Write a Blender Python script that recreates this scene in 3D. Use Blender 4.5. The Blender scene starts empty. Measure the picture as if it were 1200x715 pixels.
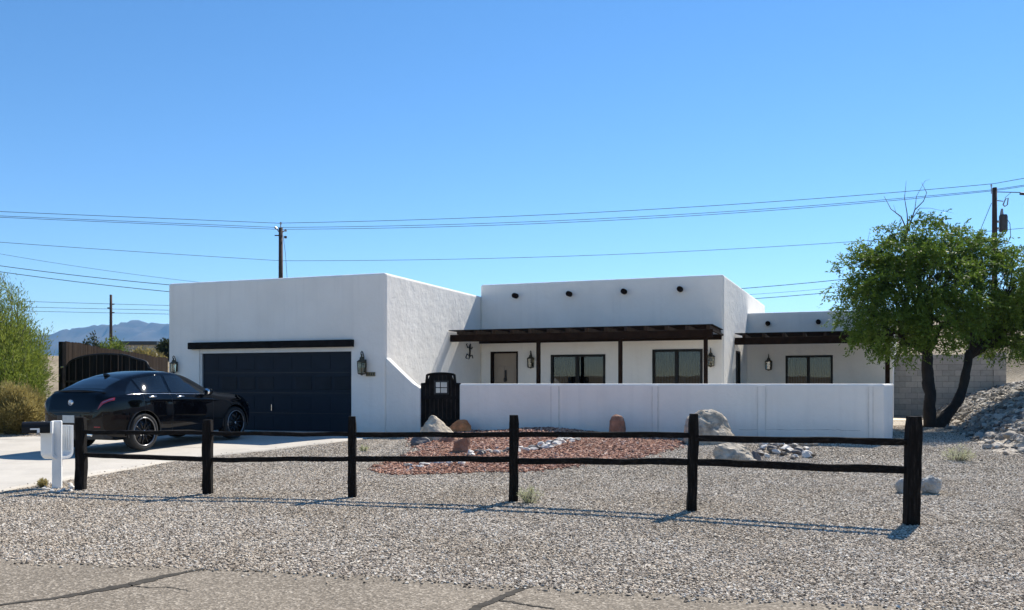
import bpy, bmesh, math, random
import numpy as np
from mathutils import Vector, Matrix, noise

R = math.radians
random.seed(7)
np.random.seed(7)
sc = bpy.context.scene
COL = sc.collection
F, CX, HZ, EYE = 1000.0, 600.0, 449.0, 1.55


# ------------------------------------------------------------------ measuring helpers
def W(u, v, d):
    return Vector(((u - CX) / F * d, d, EYE - (v - HZ) / F * d))


def ss(a, b, x):
    t = min(1.0, max(0.0, (x - a) / (b - a)))
    return t * t * (3 - 2 * t)


def gz(x, y):
    z = 0.2 * ss(12.5, 24, y)
    z += 0.16 * ss(-3.2, -1.4, x) * ss(13.5, 18, y) * (1 - ss(30, 40, y) * .5)
    z += .15 * math.exp(-((x - .7) ** 2 / 1.5 + (y - 20.3) ** 2 / .5)) if 17 < y < 23 else 0
    # gravel slope on the right
    x0 = 9.9 + (y - 17) * 0.36 if y > 17 else 9.9 + (17 - y) * 0.55
    s = max(0.0, x - x0)
    z += 1.45 * (1 - math.exp(-s * .5)) if s > 0 and y > 3 else 0
    # retained bank behind the block wall
    z += 1.6 * ss(30.6, 33.5, y) * ss(12.5, 13.5, x)
    # rise behind the houses
    z += 3.4 * ss(38, 64, y) * (1 - ss(160, 500, y))
    # dry hills across the road, behind the photographer
    if y < -14:
        h = 2.4 + 1.8 * noise.noise(Vector((x * .02, y * .015, 3.1))) + .5 * noise.noise(Vector((x * .09, y * .09, 1)))
        z += max(0, h) * ss(-16, -52, y) * (1 - ss(-300, -600, y))
    if y > 8 and abs(x) < 60:
        z += .02 * ss(8, 11, y) * noise.noise(Vector((x * .5, y * .5, 0)))
    if y > 36:
        z += .5 * ss(40, 60, y) * (1 - ss(160, 500, y)) * noise.noise(Vector((x * .06, y * .06, 7)))
    return z


def G(u, v):
    d = EYE * F / max(1e-3, v - HZ)
    d = min(d, 60)
    for _ in range(60):
        x = (u - CX) / F * d
        d += 0.6 * ((EYE - gz(x, d)) * F / (v - HZ) - d)
    x = (u - CX) / F * d
    return Vector((x, d, gz(x, d)))


# ------------------------------------------------------------------ object helpers
def tag(o, label=None, cat=None, group=None, kind=None):
    if label: o['label'] = label
    if cat: o['category'] = cat
    if group: o['group'] = group
    if kind: o['kind'] = kind
    return o


def empty(name, loc=(0, 0, 0), rz=0, **k):
    o = bpy.data.objects.new(name, None)
    o.location = loc
    o.rotation_euler = (0, 0, rz)
    o.empty_display_size = .2
    COL.objects.link(o)
    return tag(o, **k)


def link(name, me, m=None, parent=None, smooth=False, loc=None, rz=0):
    if m is not None and len(me.materials) == 0:
        me.materials.append(m)
    if smooth:
        me.polygons.foreach_set('use_smooth', [True] * len(me.polygons))
    o = bpy.data.objects.new(name, me)
    COL.objects.link(o)
    if parent is not None:
        o.parent = parent
    if loc is not None:
        o.location = loc
    o.rotation_euler = (0, 0, rz)
    return o


def build(name, bm, m=None, parent=None, smooth=False, loc=None, rz=0, wparent=None):
    """bmesh -> object.  wparent: geometry given in world coordinates, parented to an empty."""
    if wparent is not None:
        bmesh.ops.transform(bm, matrix=wpm(wparent).inverted(), verts=bm.verts)
        parent = wparent
    me = bpy.data.meshes.new(name)
    bm.to_mesh(me)
    bm.free()
    return link(name, me, m, parent, smooth, loc, rz)


def wpm(o):
    m = o.matrix_basis.copy()
    while o.parent is not None:
        o = o.parent
        m = o.matrix_basis @ m
    return m


def npmesh(name, verts, faces_n, loops, mats=(), smooth=False):
    me = bpy.data.meshes.new(name)
    nv = len(verts)
    me.vertices.add(nv)
    me.vertices.foreach_set('co', np.asarray(verts, dtype=np.float32).ravel())
    nf = len(loops) // faces_n
    me.loops.add(len(loops))
    me.loops.foreach_set('vertex_index', np.asarray(loops, dtype=np.int32))
    me.polygons.add(nf)
    me.polygons.foreach_set('loop_start', np.arange(0, nf * faces_n, faces_n, dtype=np.int32))
    me.polygons.foreach_set('loop_total', np.full(nf, faces_n, dtype=np.int32))
    me.update(calc_edges=True)
    for m in mats:
        me.materials.append(m)
    return me


def box(bm, c, s, rot=None, bevel=0.0, seg=2):
    g = bmesh.ops.create_cube(bm, size=1.0)
    vs = g['verts']
    for v in vs:
        v.co = Vector((v.co.x * s[0], v.co.y * s[1], v.co.z * s[2]))
    if bevel > 0:
        es = list({e for v in vs for e in v.link_edges})
        r = bmesh.ops.bevel(bm, geom=es, offset=bevel, segments=seg, affect='EDGES', profile=.5)
        vs = list({v for f in r['faces'] for v in f.verts} | {v for v in vs if v.is_valid})
    for v in vs:
        if rot is not None:
            v.co = rot @ v.co
        v.co += Vector(c)
    return vs


def tube(bm, pts, rad, n=8, cap=True):
    pts = [Vector(p) for p in pts]
    if not isinstance(rad, (list, tuple)):
        rad = [rad] * len(pts)
    rings = []
    up = Vector((0, 0, 1))
    prev = None
    for i, p in enumerate(pts):
        t = (pts[min(i + 1, len(pts) - 1)] - pts[max(i - 1, 0)])
        if t.length < 1e-9: t = Vector((0, 0, 1))
        t.normalize()
        if prev is None:
            a = t.cross(up)
            if a.length < .05: a = t.cross(Vector((1, 0, 0)))
        else:
            a = prev - t * prev.dot(t)
        a.normalize()
        prev = a
        b = t.cross(a)
        rings.append([bm.verts.new(p + (a * math.cos(k * 2 * math.pi / n) + b * math.sin(k * 2 * math.pi / n)) * rad[i]) for k in range(n)])
    for i in range(len(rings) - 1):
        for k in range(n):
            bm.faces.new((rings[i][k], rings[i][(k + 1) % n], rings[i + 1][(k + 1) % n], rings[i + 1][k]))
    if cap:
        bm.faces.new(rings[0][::-1]); bm.faces.new(rings[-1])
    return rings


def lathe(bm, prof, n=16, axis='Z', c=(0, 0, 0), close=False):
    """prof: list of (r, h)"""
    rings = []
    for r, h in prof:
        ring = []
        for k in range(n):
            a = 2 * math.pi * k / n
            p = (r * math.cos(a), r * math.sin(a), h)
            if axis == 'X': p = (h, p[0], p[1])
            if axis == 'Y': p = (p[0], h, p[1])
            ring.append(bm.verts.new(Vector(p) + Vector(c)))
        rings.append(ring)
    m = len(rings)
    for i in range(m if close else m - 1):
        a, b = rings[i], rings[(i + 1) % m]
        for k in range(n):
            bm.faces.new((a[k], a[(k + 1) % n], b[(k + 1) % n], b[k]))
    if not close:
        if prof[0][0] > 1e-4: bm.faces.new(rings[0][::-1])
        if prof[-1][0] > 1e-4: bm.faces.new(rings[-1])
    bmesh.ops.recalc_face_normals(bm, faces=bm.faces)


def prism(bm, pts, z0, z1, bevel=0, seg=3):
    """vertical extrusion of a plan polygon [(x,y)..]"""
    vs = [bm.verts.new((p[0], p[1], z0)) for p in pts]
    f = bm.faces.new(vs)
    g = bmesh.ops.extrude_face_region(bm, geom=[f])
    top = [v for v in g['geom'] if isinstance(v, bmesh.types.BMVert)]
    for v in top: v.co.z = z1
    bmesh.ops.recalc_face_normals(bm, faces=bm.faces)
    if bevel:
        es = [e for e in bm.edges if (e.verts[0].co.z > z0 + .001 or e.verts[1].co.z > z0 + .001)]
        bmesh.ops.bevel(bm, geom=es, offset=bevel, segments=seg, affect='EDGES', profile=.5)


def slab_poly(bm, pts3, nrm, th, bevel=0):
    """planar polygon pts3 thickened along nrm"""
    vs = [bm.verts.new(p) for p in pts3]
    f = bm.faces.new(vs)
    g = bmesh.ops.extrude_face_region(bm, geom=[f])
    for v in g['geom']:
        if isinstance(v, bmesh.types.BMVert): v.co += Vector(nrm) * th
    bmesh.ops.recalc_face_normals(bm, faces=bm.faces)
    if bevel:
        bmesh.ops.bevel(bm, geom=list(bm.edges), offset=bevel, segments=2, affect='EDGES', profile=.5)


def cut(o, cutters):
    tmp = []
    for bm in cutters:
        me = bpy.data.meshes.new('t'); bm.to_mesh(me); bm.free()
        c = bpy.data.objects.new('t', me); COL.objects.link(c); tmp.append(c)
        c.matrix_basis = wpm(o.parent) if False else Matrix()
        md = o.modifiers.new('b', 'BOOLEAN'); md.operation = 'DIFFERENCE'; md.object = c; md.solver = 'EXACT'
    bpy.context.view_layer.update()
    dg = bpy.context.evaluated_depsgraph_get()
    me = bpy.data.meshes.new_from_object(o.evaluated_get(dg))
    o.modifiers.clear()
    o.data = me
    for c in tmp:
        bpy.data.objects.remove(c, do_unlink=True)


# ------------------------------------------------------------------ materials
def new_mat(name):
    m = bpy.data.materials.new(name)
    m.use_nodes = True
    nt = m.node_tree
    b = nt.nodes['Principled BSDF']
    return m, nt, b


def N(nt, t, **k):
    n = nt.nodes.new(t)
    for a, v in k.items():
        if a in n.inputs.keys() if hasattr(n.inputs, 'keys') else False:
            n.inputs[a].default_value = v
        else:
            setattr(n, a, v)
    return n


def ramp(nt, fac, stops, interp='LINEAR'):
    r = nt.nodes.new('ShaderNodeValToRGB')
    r.color_ramp.interpolation = interp
    els = r.color_ramp.elements
    while len(els) > 1: els.remove(els[-1])
    els[0].position = stops[0][0]; els[0].color = (*stops[0][1], 1)
    for p, c in stops[1:]:
        e = els.new(p); e.color = (*c, 1)
    nt.links.new(fac, r.inputs[0])
    return r.outputs[0]


def tnoise(nt, scale, detail=4, rough=.55, coord='Object', stretch=None, dist=0):
    tc = nt.nodes.new('ShaderNodeTexCoord')
    src = tc.outputs[coord]
    if stretch:
        mp = nt.nodes.new('ShaderNodeMapping'); mp.inputs['Scale'].default_value = stretch
        nt.links.new(src, mp.inputs[0]); src = mp.outputs[0]
    n = nt.nodes.new('ShaderNodeTexNoise')
    n.inputs['Scale'].default_value = scale
    n.inputs['Detail'].default_value = detail
    n.inputs['Roughness'].default_value = rough
    n.inputs['Distortion'].default_value = dist
    nt.links.new(src, n.inputs['Vector'])
    return n.outputs[0]


def bump(nt, b, h, strength=.3, dist=.01, prev=None):
    bp = nt.nodes.new('ShaderNodeBump')
    bp.inputs['Strength'].default_value = strength
    bp.inputs['Distance'].default_value = dist
    nt.links.new(h, bp.inputs['Height'])
    if prev is not None: nt.links.new(prev, bp.inputs['Normal'])
    if b is not None: nt.links.new(bp.outputs[0], b.inputs['Normal'])
    return bp.outputs[0]


def mix(nt, fac, a, b, mode='MIX'):
    m = nt.nodes.new('ShaderNodeMix'); m.data_type = 'RGBA'; m.blend_type = mode
    if isinstance(fac, float): m.inputs['Factor'].default_value = fac
    else: nt.links.new(fac, m.inputs['Factor'])
    for s, v in ((6, a), (7, b)):
        if isinstance(v, tuple): m.inputs[s].default_value = (*v, 1)
        else: nt.links.new(v, m.inputs[s])
    return m.outputs[2]


def simple(name, col, rough=.6, var=.15, scale=6, bstr=0.0, bscale=40, bdist=.005, metal=0, stretch=None, coord='Object', spec=.5, coat=0):
    m, nt, b = new_mat(name)
    n = tnoise(nt, scale, stretch=stretch, coord=coord)
    c0 = tuple(c * (1 - var) for c in col); c1 = tuple(min(1, c * (1 + var)) for c in col)
    nt.links.new(ramp(nt, n, [(.3, c0), (.7, c1)]), b.inputs['Base Color'])
    b.inputs['Roughness'].default_value = rough
    b.inputs['Metallic'].default_value = metal
    b.inputs['Specular IOR Level'].default_value = spec
    b.inputs['Coat Weight'].default_value = coat
    if bstr: bump(nt, b, tnoise(nt, bscale, 5, .6, stretch=stretch, coord=coord), bstr, bdist)
    return m


def stucco():
    m, nt, b = new_mat('white_stucco')
    geo = nt.nodes.new('ShaderNodeNewGeometry')
    def nz(scale, detail=4, rough=.55, st=None):
        n = nt.nodes.new('ShaderNodeTexNoise'); n.inputs['Scale'].default_value = scale
        n.inputs['Detail'].default_value = detail; n.inputs['Roughness'].default_value = rough
        src = geo.outputs['Position']
        if st:
            mp = nt.nodes.new('ShaderNodeMapping'); mp.inputs['Scale'].default_value = st
            nt.links.new(src, mp.inputs[0]); src = mp.outputs[0]
        nt.links.new(src, n.inputs['Vector']); return n.outputs[0]
    base = ramp(nt, nz(.9, 5, .6), [(.3, (.785, .755, .70)), (.7, (.855, .825, .77))])
    # faint rain streaks and splash dirt low down
    st = ramp(nt, nz(2.2, 4, .6, (2.2, 2.2, .12)), [(.5, (0, 0, 0)), (.8, (1, 1, 1))])
    base = mix(nt, mix(nt, .20, (0, 0, 0), st), base, (.55, .53, .50))
    sep = nt.nodes.new('ShaderNodeSeparateXYZ'); nt.links.new(geo.outputs['Position'], sep.inputs[0])
    mr = nt.nodes.new('ShaderNodeMapRange'); mr.inputs['From Min'].default_value = .25; mr.inputs['From Max'].default_value = .75
    mr.inputs['To Min'].default_value = .55; mr.inputs['To Max'].default_value = 0
    nt.links.new(sep.outputs[2], mr.inputs[0])
    mu = nt.nodes.new('ShaderNodeMath'); mu.operation = 'MULTIPLY'
    nt.links.new(mr.outputs[0], mu.inputs[0]); nt.links.new(nz(3, 5, .7), mu.inputs[1])
    base = mix(nt, mu.outputs[0], base, (.50, .46, .41))
    nt.links.new(base, b.inputs['Base Color'])
    b.inputs['Roughness'].default_value = .92
    b.inputs['Specular IOR Level'].default_value = .2
    p = bump(nt, None, nz(3.2, 3, .6), .35, .06)
    p = bump(nt, None, nz(11, 4, .6), .26, .02, p)
    bump(nt, b, nz(70, 3, .7), .35, .006, p)
    return m


def gravel_ground(name, stops, scale=28, patch=((.44, .38, .305), (.60, .53, .44))):
    m, nt, b = new_mat(name)
    geo = nt.nodes.new('ShaderNodeNewGeometry')
    vo = nt.nodes.new('ShaderNodeTexVoronoi'); vo.inputs['Scale'].default_value = scale
    nt.links.new(geo.outputs['Position'], vo.inputs['Vector'])
    sp = nt.nodes.new('ShaderNodeSeparateColor'); nt.links.new(vo.outputs['Color'], sp.inputs[0])
    c = ramp(nt, sp.outputs[0], stops)
    n = nt.nodes.new('ShaderNodeTexNoise'); n.inputs['Scale'].default_value = .5; n.inputs['Detail'].default_value = 6
    nt.links.new(geo.outputs['Position'], n.inputs['Vector'])
    c = mix(nt, .35, c, ramp(nt, n.outputs[0], [(.35, patch[0]), (.65, patch[1])]))
    nt.links.new(c, b.inputs['Base Color'])
    b.inputs['Roughness'].default_value = .9
    b.inputs['Specular IOR Level'].default_value = .25
    sub = nt.nodes.new('ShaderNodeMath'); sub.operation = 'SUBTRACT'; sub.inputs[0].default_value = 1
    nt.links.new(vo.outputs['Distance'], sub.inputs[1])
    bump(nt, b, sub.outputs[0], .9, .03)
    return m


def stone_rand(name, stops, rough=.85):
    m, nt, b = new_mat(name)
    oi = nt.nodes.new('ShaderNodeObjectInfo')
    c = ramp(nt, oi.outputs['Random'], stops)
    n = tnoise(nt, 4, 4)
    c = mix(nt, .35, c, ramp(nt, n, [(.3, (.15, .13, .11)), (.7, (.6, .56, .5))]), 'OVERLAY')
    geo = nt.nodes.new('ShaderNodeNewGeometry')
    pn = nt.nodes.new('ShaderNodeTexNoise'); pn.inputs['Scale'].default_value = .7; pn.inputs['Detail'].default_value = 5
    nt.links.new(geo.outputs['Position'], pn.inputs['Vector'])
    c = mix(nt, .8, c, ramp(nt, pn.outputs[0], [(.35, (.82, .78, .72)), (.6, (1, 1, 1))]), 'MULTIPLY')
    nt.links.new(c, b.inputs['Base Color'])
    b.inputs['Roughness'].default_value = rough
    b.inputs['Specular IOR Level'].default_value = .3
    bump(nt, b, tnoise(nt, 9, 5, .65), .4, .02)
    return m


def leaf_mat(name, c0, c1, c2):
    m, nt, b = new_mat(name)
    at = nt.nodes.new('ShaderNodeAttribute'); at.attribute_name = 'tint'
    c = ramp(nt, at.outputs['Fac'], [(0, c0), (.5, c1), (1, c2)])
    nt.links.new(c, b.inputs['Base Color'])
    b.inputs['Roughness'].default_value = .55
    b.inputs['Specular IOR Level'].default_value = .3
    tr = nt.nodes.new('ShaderNodeBsdfTranslucent')
    nt.links.new(c, tr.inputs[0])
    mx = nt.nodes.new('ShaderNodeMixShader'); mx.inputs[0].default_value = .42
    nt.links.new(b.outputs[0], mx.inputs[1]); nt.links.new(tr.outputs[0], mx.inputs[2])
    nt.links.new(mx.outputs[0], nt.nodes['Material Output'].inputs[0])
    return m


def glass_mat(name, tint=(.55, .6, .6), refl=.22):
    m = bpy.data.materials.new(name); m.use_nodes = True
    nt = m.node_tree; nt.nodes.clear()
    out = nt.nodes.new('ShaderNodeOutputMaterial')
    t = nt.nodes.new('ShaderNodeBsdfTransparent'); t.inputs[0].default_value = (*tint, 1)
    g = nt.nodes.new('ShaderNodeBsdfGlossy'); g.inputs['Roughness'].default_value = .015
    g.inputs[0].default_value = (.95, .97, 1, 1)
    fr = nt.nodes.new('ShaderNodeFresnel'); fr.inputs[0].default_value = 1.5
    ma = nt.nodes.new('ShaderNodeMath'); ma.operation = 'MAXIMUM'; ma.inputs[1].default_value = refl
    nt.links.new(fr.outputs[0], ma.inputs[0])
    # slight waviness of old float glass
    bp = nt.nodes.new('ShaderNodeBump'); bp.inputs['Strength'].default_value = .04; bp.inputs['Distance'].default_value = .02
    nt.links.new(tnoise(nt, 1.2, 1), bp.inputs['Height']); nt.links.new(bp.outputs[0], g.inputs['Normal'])
    mx = nt.nodes.new('ShaderNodeMixShader')
    nt.links.new(ma.outputs[0], mx.inputs[0]); nt.links.new(t.outputs[0], mx.inputs[1]); nt.links.new(g.outputs[0], mx.inputs[2])
    nt.links.new(mx.outputs[0], out.inputs[0])
    return m


GREY_STOPS = [(0, (.085, .072, .06)), (.13, (.18, .152, .122)), (.3, (.41, .35, .285)), (.6, (.60, .525, .435)), (.85, (.72, .655, .57)), (1, (.84, .80, .73))]
RED_STOPS = [(0, (.09, .05, .04)), (.25, (.31, .15, .10)), (.6, (.48, .255, .175)), (.85, (.58, .37, .28)), (1, (.64, .52, .44))]
M = {}
M['stucco'] = stucco()
M['gravel_ground'] = gravel_ground('grey_gravel_ground', GREY_STOPS)
M['red_ground'] = gravel_ground('red_gravel_ground', RED_STOPS, 30, ((.30, .165, .12), (.42, .25, .18)))
M['gravel'] = stone_rand('grey_gravel_stone', GREY_STOPS)
M['red_gravel'] = stone_rand('red_gravel_stone', RED_STOPS)
M['riprap'] = stone_rand('riprap_stone', [(0, (.09, .083, .076)), (.3, (.26, .24, .215)), (.65, (.43, .395, .35)), (1, (.68, .64, .58))])
M['river_stone'] = simple('pale_river_stone', (.62, .58, .53), .8, .25, 9, .4, 20, .01)
M['dark_stone'] = simple('dark_river_stone', (.12, .11, .11), .7, .3, 9, .4, 20, .01)
M['black_wood'] = simple('black_stained_wood', (.010, .0085, .008), .85, .5, 5, .7, 9, .02, stretch=(1, 1, 1), spec=.15)
M['porch_wood'] = simple('dark_brown_porch_wood', (.017, .010, .007), .85, .35, 6, .3, 14, .006, spec=.06)
M['rafter_wood'] = simple('worn_rafter_wood', (.036, .025, .019), .9, .4, 6, .3, 14, .006, spec=.05)
M['bronze'] = simple('dark_bronze_frame', (.009, .008, .0075), .5, .15, 8, spec=.2)
M['iron'] = simple('weathered_bronze_lantern', (.07, .058, .035), .5, .35, 30, metal=.5)
M['black_iron'] = simple('black_painted_iron', (.014, .013, .013), .5, .3, 8, .2, 40)
M['lamp_glass'] = glass_mat('lantern_glass', (.75, .72, .6), .12)
M['window_glass'] = glass_mat('window_glass', (.27, .34, .40), .045)
M['blind'] = simple('pale_blind', (.42, .46, .50), .6, .05, 3)
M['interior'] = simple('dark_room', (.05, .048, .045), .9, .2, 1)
M['door'] = simple('tan_front_door', (.30, .24, .18), .5, .06, 3, .1, 30)
M['garage_door'] = simple('dark_navy_garage_door', (.008, .0135, .023), .6, .12, 3, .15, 60, .002, spec=.25)
M['garage_pane'] = simple('garage_door_pane', (.009, .0125, .019), .5, .2, 3, spec=.2)
M['white_trim'] = simple('white_trim', (.72, .70, .66), .6, .06, 4)
M['plastic'] = simple('white_plastic', (.78, .78, .76), .4, .05, 6, .1, 25)
M['black_metal'] = simple('black_mailbox_metal', (.008, .008, .009), .45, .3, 6, spec=.2)
M['concrete_block'] = None
M['rubber'] = simple('tyre_rubber', (.012, .012, .012), .8, .2, 20, .2, 60)
M['trim_black'] = simple('black_trim', (.008, .008, .009), .35, .2, 8)
M['chrome'] = simple('chrome', (.75, .76, .78), .12, .05, 4, metal=1)
M['rim_dark'] = simple('dark_rim', (.02, .02, .022), .25, .1, 6, metal=.6)
M['rim_edge'] = simple('silver_rim_edge', (.26, .26, .27), .3, .1, 6, metal=1)
M['tail_red'] = simple('red_tail_lamp', (.24, .006, .010), .1, .1, 6, coat=1)
M['plate'] = simple('licence_plate', (.55, .55, .52), .5, .1, 10)
M['pole_wood'] = simple('utility_pole_wood', (.055, .032, .022), .85, .3, 4, .4, 12, .01, stretch=(3, 3, .2))
M['wire'] = simple('black_cable', (.03, .03, .032), .6, .1, 2)
M['transformer'] = simple('grey_brown_transformer', (.04, .035, .034), .5, .2, 4)
M['porcelain'] = simple('grey_insulator', (.25, .26, .28), .3, .1, 4)
M['bark'] = simple('dark_tree_bark', (.022, .016, .012), .9, .4, 8, .9, 14, .03, stretch=(1, 1, .35))
M['twig'] = simple('grey_twig', (.12, .10, .08), .85, .3, 6)
M['leaf_mesquite'] = leaf_mat('mesquite_leaf', (.050, .092, .012), (.105, .175, .020), (.185, .255, .042))
M['leaf_palo'] = leaf_mat('palo_verde_leaf', (.10, .145, .024), (.21, .26, .040), (.31, .34, .075))
M['leaf_straw'] = leaf_mat('straw_leaf', (.20, .165, .055), (.34, .275, .095), (.46, .38, .16))
M['leaf_weed'] = leaf_mat('weed_leaf', (.34, .36, .19), (.50, .51, .30), (.62, .62, .42))
M['leaf_dark'] = leaf_mat('dark_shrub_leaf', (.02, .03, .012), (.04, .055, .02), (.07, .085, .035))
M['boulder_grey'] = simple('pale_granite', (.40, .35, .28), .92, .45, 7, 1.0, 10, .06)
M['boulder_white'] = simple('white_quartz_rock', (.52, .44, .33), .9, .4, 5, .9, 12, .05)
M['boulder_orange'] = simple('orange_rock', (.56, .21, .075), .85, .35, 6, .7, 14, .03)
M['boulder_brown'] = simple('brown_rock', (.27, .145, .095), .9, .3, 6, .7, 14, .03)
M['skull_rock'] = simple('cracked_grey_rock', (.40, .39, .36), .9, .35, 4, .9, 6, .05)
M['plaque'] = simple('house_number_plaque', (.20, .17, .10), .5, .3, 30, metal=.3)


def fence_wood(name, sc_):
    m, nt, b = new_mat(name)
    geo = nt.nodes.new('ShaderNodeNewGeometry')
    mp = nt.nodes.new('ShaderNodeMapping'); mp.inputs['Scale'].default_value = sc_
    nt.links.new(geo.outputs['Position'], mp.inputs[0])
    def nz(src, s, d, r):
        n = nt.nodes.new('ShaderNodeTexNoise'); n.inputs['Scale'].default_value = s; n.inputs['Detail'].default_value = d; n.inputs['Roughness'].default_value = r
        nt.links.new(src, n.inputs['Vector']); return n.outputs[0]
    g = nz(mp.outputs[0], 4, 6, .7)
    c = ramp(nt, g, [(.35, (.004, .0035, .003)), (.55, (.011, .009, .008)), (.68, (.03, .025, .021)), (.8, (.085, .07, .056))])
    nt.links.new(c, b.inputs['Base Color']); b.inputs['Roughness'].default_value = .9; b.inputs['Specular IOR Level'].default_value = .15
    p = bump(nt, None, g, .7, .012)
    bump(nt, b, nz(geo.outputs['Position'], 14, 4, .6), .4, .012, p)
    return m


M['fence_wood'] = fence_wood('weathered_black_rail_wood', (1.6, 9, 9))
M['post_wood'] = fence_wood('weathered_black_post_wood', (9, 9, 1.2))


def wood_board(name, c0, c1, period, rough=.85):
    m, nt, b = new_mat(name)
    tc = nt.nodes.new('ShaderNodeTexCoord')
    sep = nt.nodes.new('ShaderNodeSeparateXYZ'); nt.links.new(tc.outputs['Object'], sep.inputs[0])
    dv = nt.nodes.new('ShaderNodeMath'); dv.operation = 'DIVIDE'; dv.inputs[1].default_value = period
    nt.links.new(sep.outputs[0], dv.inputs[0])
    fl = nt.nodes.new('ShaderNodeMath'); fl.operation = 'FLOOR'; nt.links.new(dv.outputs[0], fl.inputs[0])
    wn = nt.nodes.new('ShaderNodeTexWhiteNoise'); wn.noise_dimensions = '1D'; nt.links.new(fl.outputs[0], wn.inputs['W'])
    c = ramp(nt, wn.outputs[0], [(0, c0), (1, c1)])
    g = tnoise(nt, 5, 6, .7, stretch=(8, 8, .5))
    c = mix(nt, .5, c, ramp(nt, g, [(.3, tuple(x * .5 for x in c0)), (.7, tuple(x * 1.3 for x in c1))]))
    nt.links.new(c, b.inputs['Base Color'])
    b.inputs['Roughness'].default_value = rough
    b.inputs['Specular IOR Level'].default_value = .04
    bump(nt, b, g, .4, .008)
    return m


M['fence_board'] = wood_board('weathered_fence_board', (.013, .009, .007), (.042, .031, .023), .15)
M['gate_board'] = wood_board('dark_gate_board', (.007, .0065, .006), (.024, .022, .02), .14)


def concrete(name, col, joint=None):
    m, nt, b = new_mat(name)
    geo = nt.nodes.new('ShaderNodeNewGeometry')
    def nz(s, d=5, r=.6):
        n = nt.nodes.new('ShaderNodeTexNoise'); n.inputs['Scale'].default_value = s; n.inputs['Detail'].default_value = d
        n.inputs['Roughness'].default_value = r; nt.links.new(geo.outputs['Position'], n.inputs['Vector']); return n.outputs[0]
    c = ramp(nt, nz(.8, 8, .7), [(.3, tuple(x * .72 for x in col)), (.55, col), (.75, tuple(x * 1.1 for x in col))])
    c = mix(nt, .3, c, ramp(nt, nz(25), [(.3, tuple(x * .75 for x in col)), (.7, tuple(x * 1.15 for x in col))]))
    nt.links.new(c, b.inputs['Base Color'])
    b.inputs['Roughness'].default_value = .85
    bump(nt, b, nz(60), .2, .004)
    return m


M['concrete'] = concrete('driveway_concrete', (.50, .46, .40))
M['patio'] = concrete('patio_concrete', (.60, .52, .40))


def asphalt():
    m, nt, b = new_mat('weathered_asphalt')
    geo = nt.nodes.new('ShaderNodeNewGeometry')
    vo = nt.nodes.new('ShaderNodeTexVoronoi'); vo.inputs['Scale'].default_value = 62
    nt.links.new(geo.outputs['Position'], vo.inputs['Vector'])
    sp = nt.nodes.new('ShaderNodeSeparateColor'); nt.links.new(vo.outputs['Color'], sp.inputs[0])
    c = ramp(nt, sp.outputs[0], [(0, (.06, .05, .038)), (.45, (.165, .138, .105)), (.8, (.27, .228, .176)), (1, (.50, .44, .36))])
    n = nt.nodes.new('ShaderNodeTexNoise'); n.inputs['Scale'].default_value = 1.1; n.inputs['Detail'].default_value = 6
    nt.links.new(geo.outputs['Position'], n.inputs['Vector'])
    c = mix(nt, .4, c, ramp(nt, n.outputs[0], [(.3, (.15, .126, .098)), (.7, (.265, .225, .176))]))
    nt.links.new(c, b.inputs['Base Color'])
    b.inputs['Roughness'].default_value = .9
    b.inputs['Specular IOR Level'].default_value = .25
    bump(nt, b, vo.outputs['Distance'], .6, .008)
    return m


M['asphalt'] = asphalt()
M['tar'] = simple('crack_sealing_tar', (.062, .056, .048), .95, .25, 12, .3, 60, .003, spec=.08)


def block_mat():
    m, nt, b = new_mat('grey_block_masonry')
    tc = nt.nodes.new('ShaderNodeTexCoord')
    mp = nt.nodes.new('ShaderNodeMapping'); mp.inputs['Rotation'].default_value = (R(90), 0, 0)
    nt.links.new(tc.outputs['Object'], mp.inputs[0])
    br = nt.nodes.new('ShaderNodeTexBrick')
    br.inputs['Scale'].default_value = 1; br.inputs['Brick Width'].default_value = .4; br.inputs['Row Height'].default_value = .2
    br.inputs['Mortar Size'].default_value = .006; br.inputs['Bias'].default_value = 0
    br.inputs['Color1'].default_value = (.46, .415, .365, 1); br.inputs['Color2'].default_value = (.60, .55, .49, 1)
    br.inputs['Mortar'].default_value = (.28, .255, .225, 1)
    nt.links.new(mp.outputs[0], br.inputs['Vector'])
    c = mix(nt, .35, br.outputs[0], ramp(nt, tnoise(nt, 9, 5), [(.3, (.15, .14, .13)), (.7, (.42, .40, .37))]), 'OVERLAY')
    nt.links.new(c, b.inputs['Base Color']); b.inputs['Roughness'].default_value = .95
    inv = nt.nodes.new('ShaderNodeMath'); inv.operation = 'SUBTRACT'; inv.inputs[0].default_value = 1
    nt.links.new(br.outputs['Fac'], inv.inputs[1])
    p = bump(nt, None, inv.outputs[0], .6, .01)
    bump(nt, b, tnoise(nt, 60, 4), .3, .005, p)
    return m


M['concrete_block'] = block_mat()


def car_paint():
    m, nt, b = new_mat('black_car_paint')
    b.inputs['Base Color'].default_value = (.0035, .004, .006, 1)
    b.inputs['Roughness'].default_value = .35
    b.inputs['Coat Weight'].default_value = .6
    b.inputs['Coat Roughness'].default_value = .02
    b.inputs['Specular IOR Level'].default_value = 0.0
    n = tnoise(nt, 2.5, 3)
    nt.links.new(ramp(nt, n, [(.3, (.0015, .0018, .003)), (.7, (.003, .0033, .005))]), b.inputs['Base Color'])
    return m


M['paint'] = car_paint()


def car_glass():
    m, nt, b = new_mat('dark_tinted_car_glass')
    n = tnoise(nt, 1.5, 2)
    nt.links.new(ramp(nt, n, [(.3, (.004, .005, .006)), (.7, (.008, .010, .012))]), b.inputs['Base Color'])
    b.inputs['Roughness'].default_value = .03
    b.inputs['Specular IOR Level'].default_value = .6
    return m


M['car_glass'] = car_glass()


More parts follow.
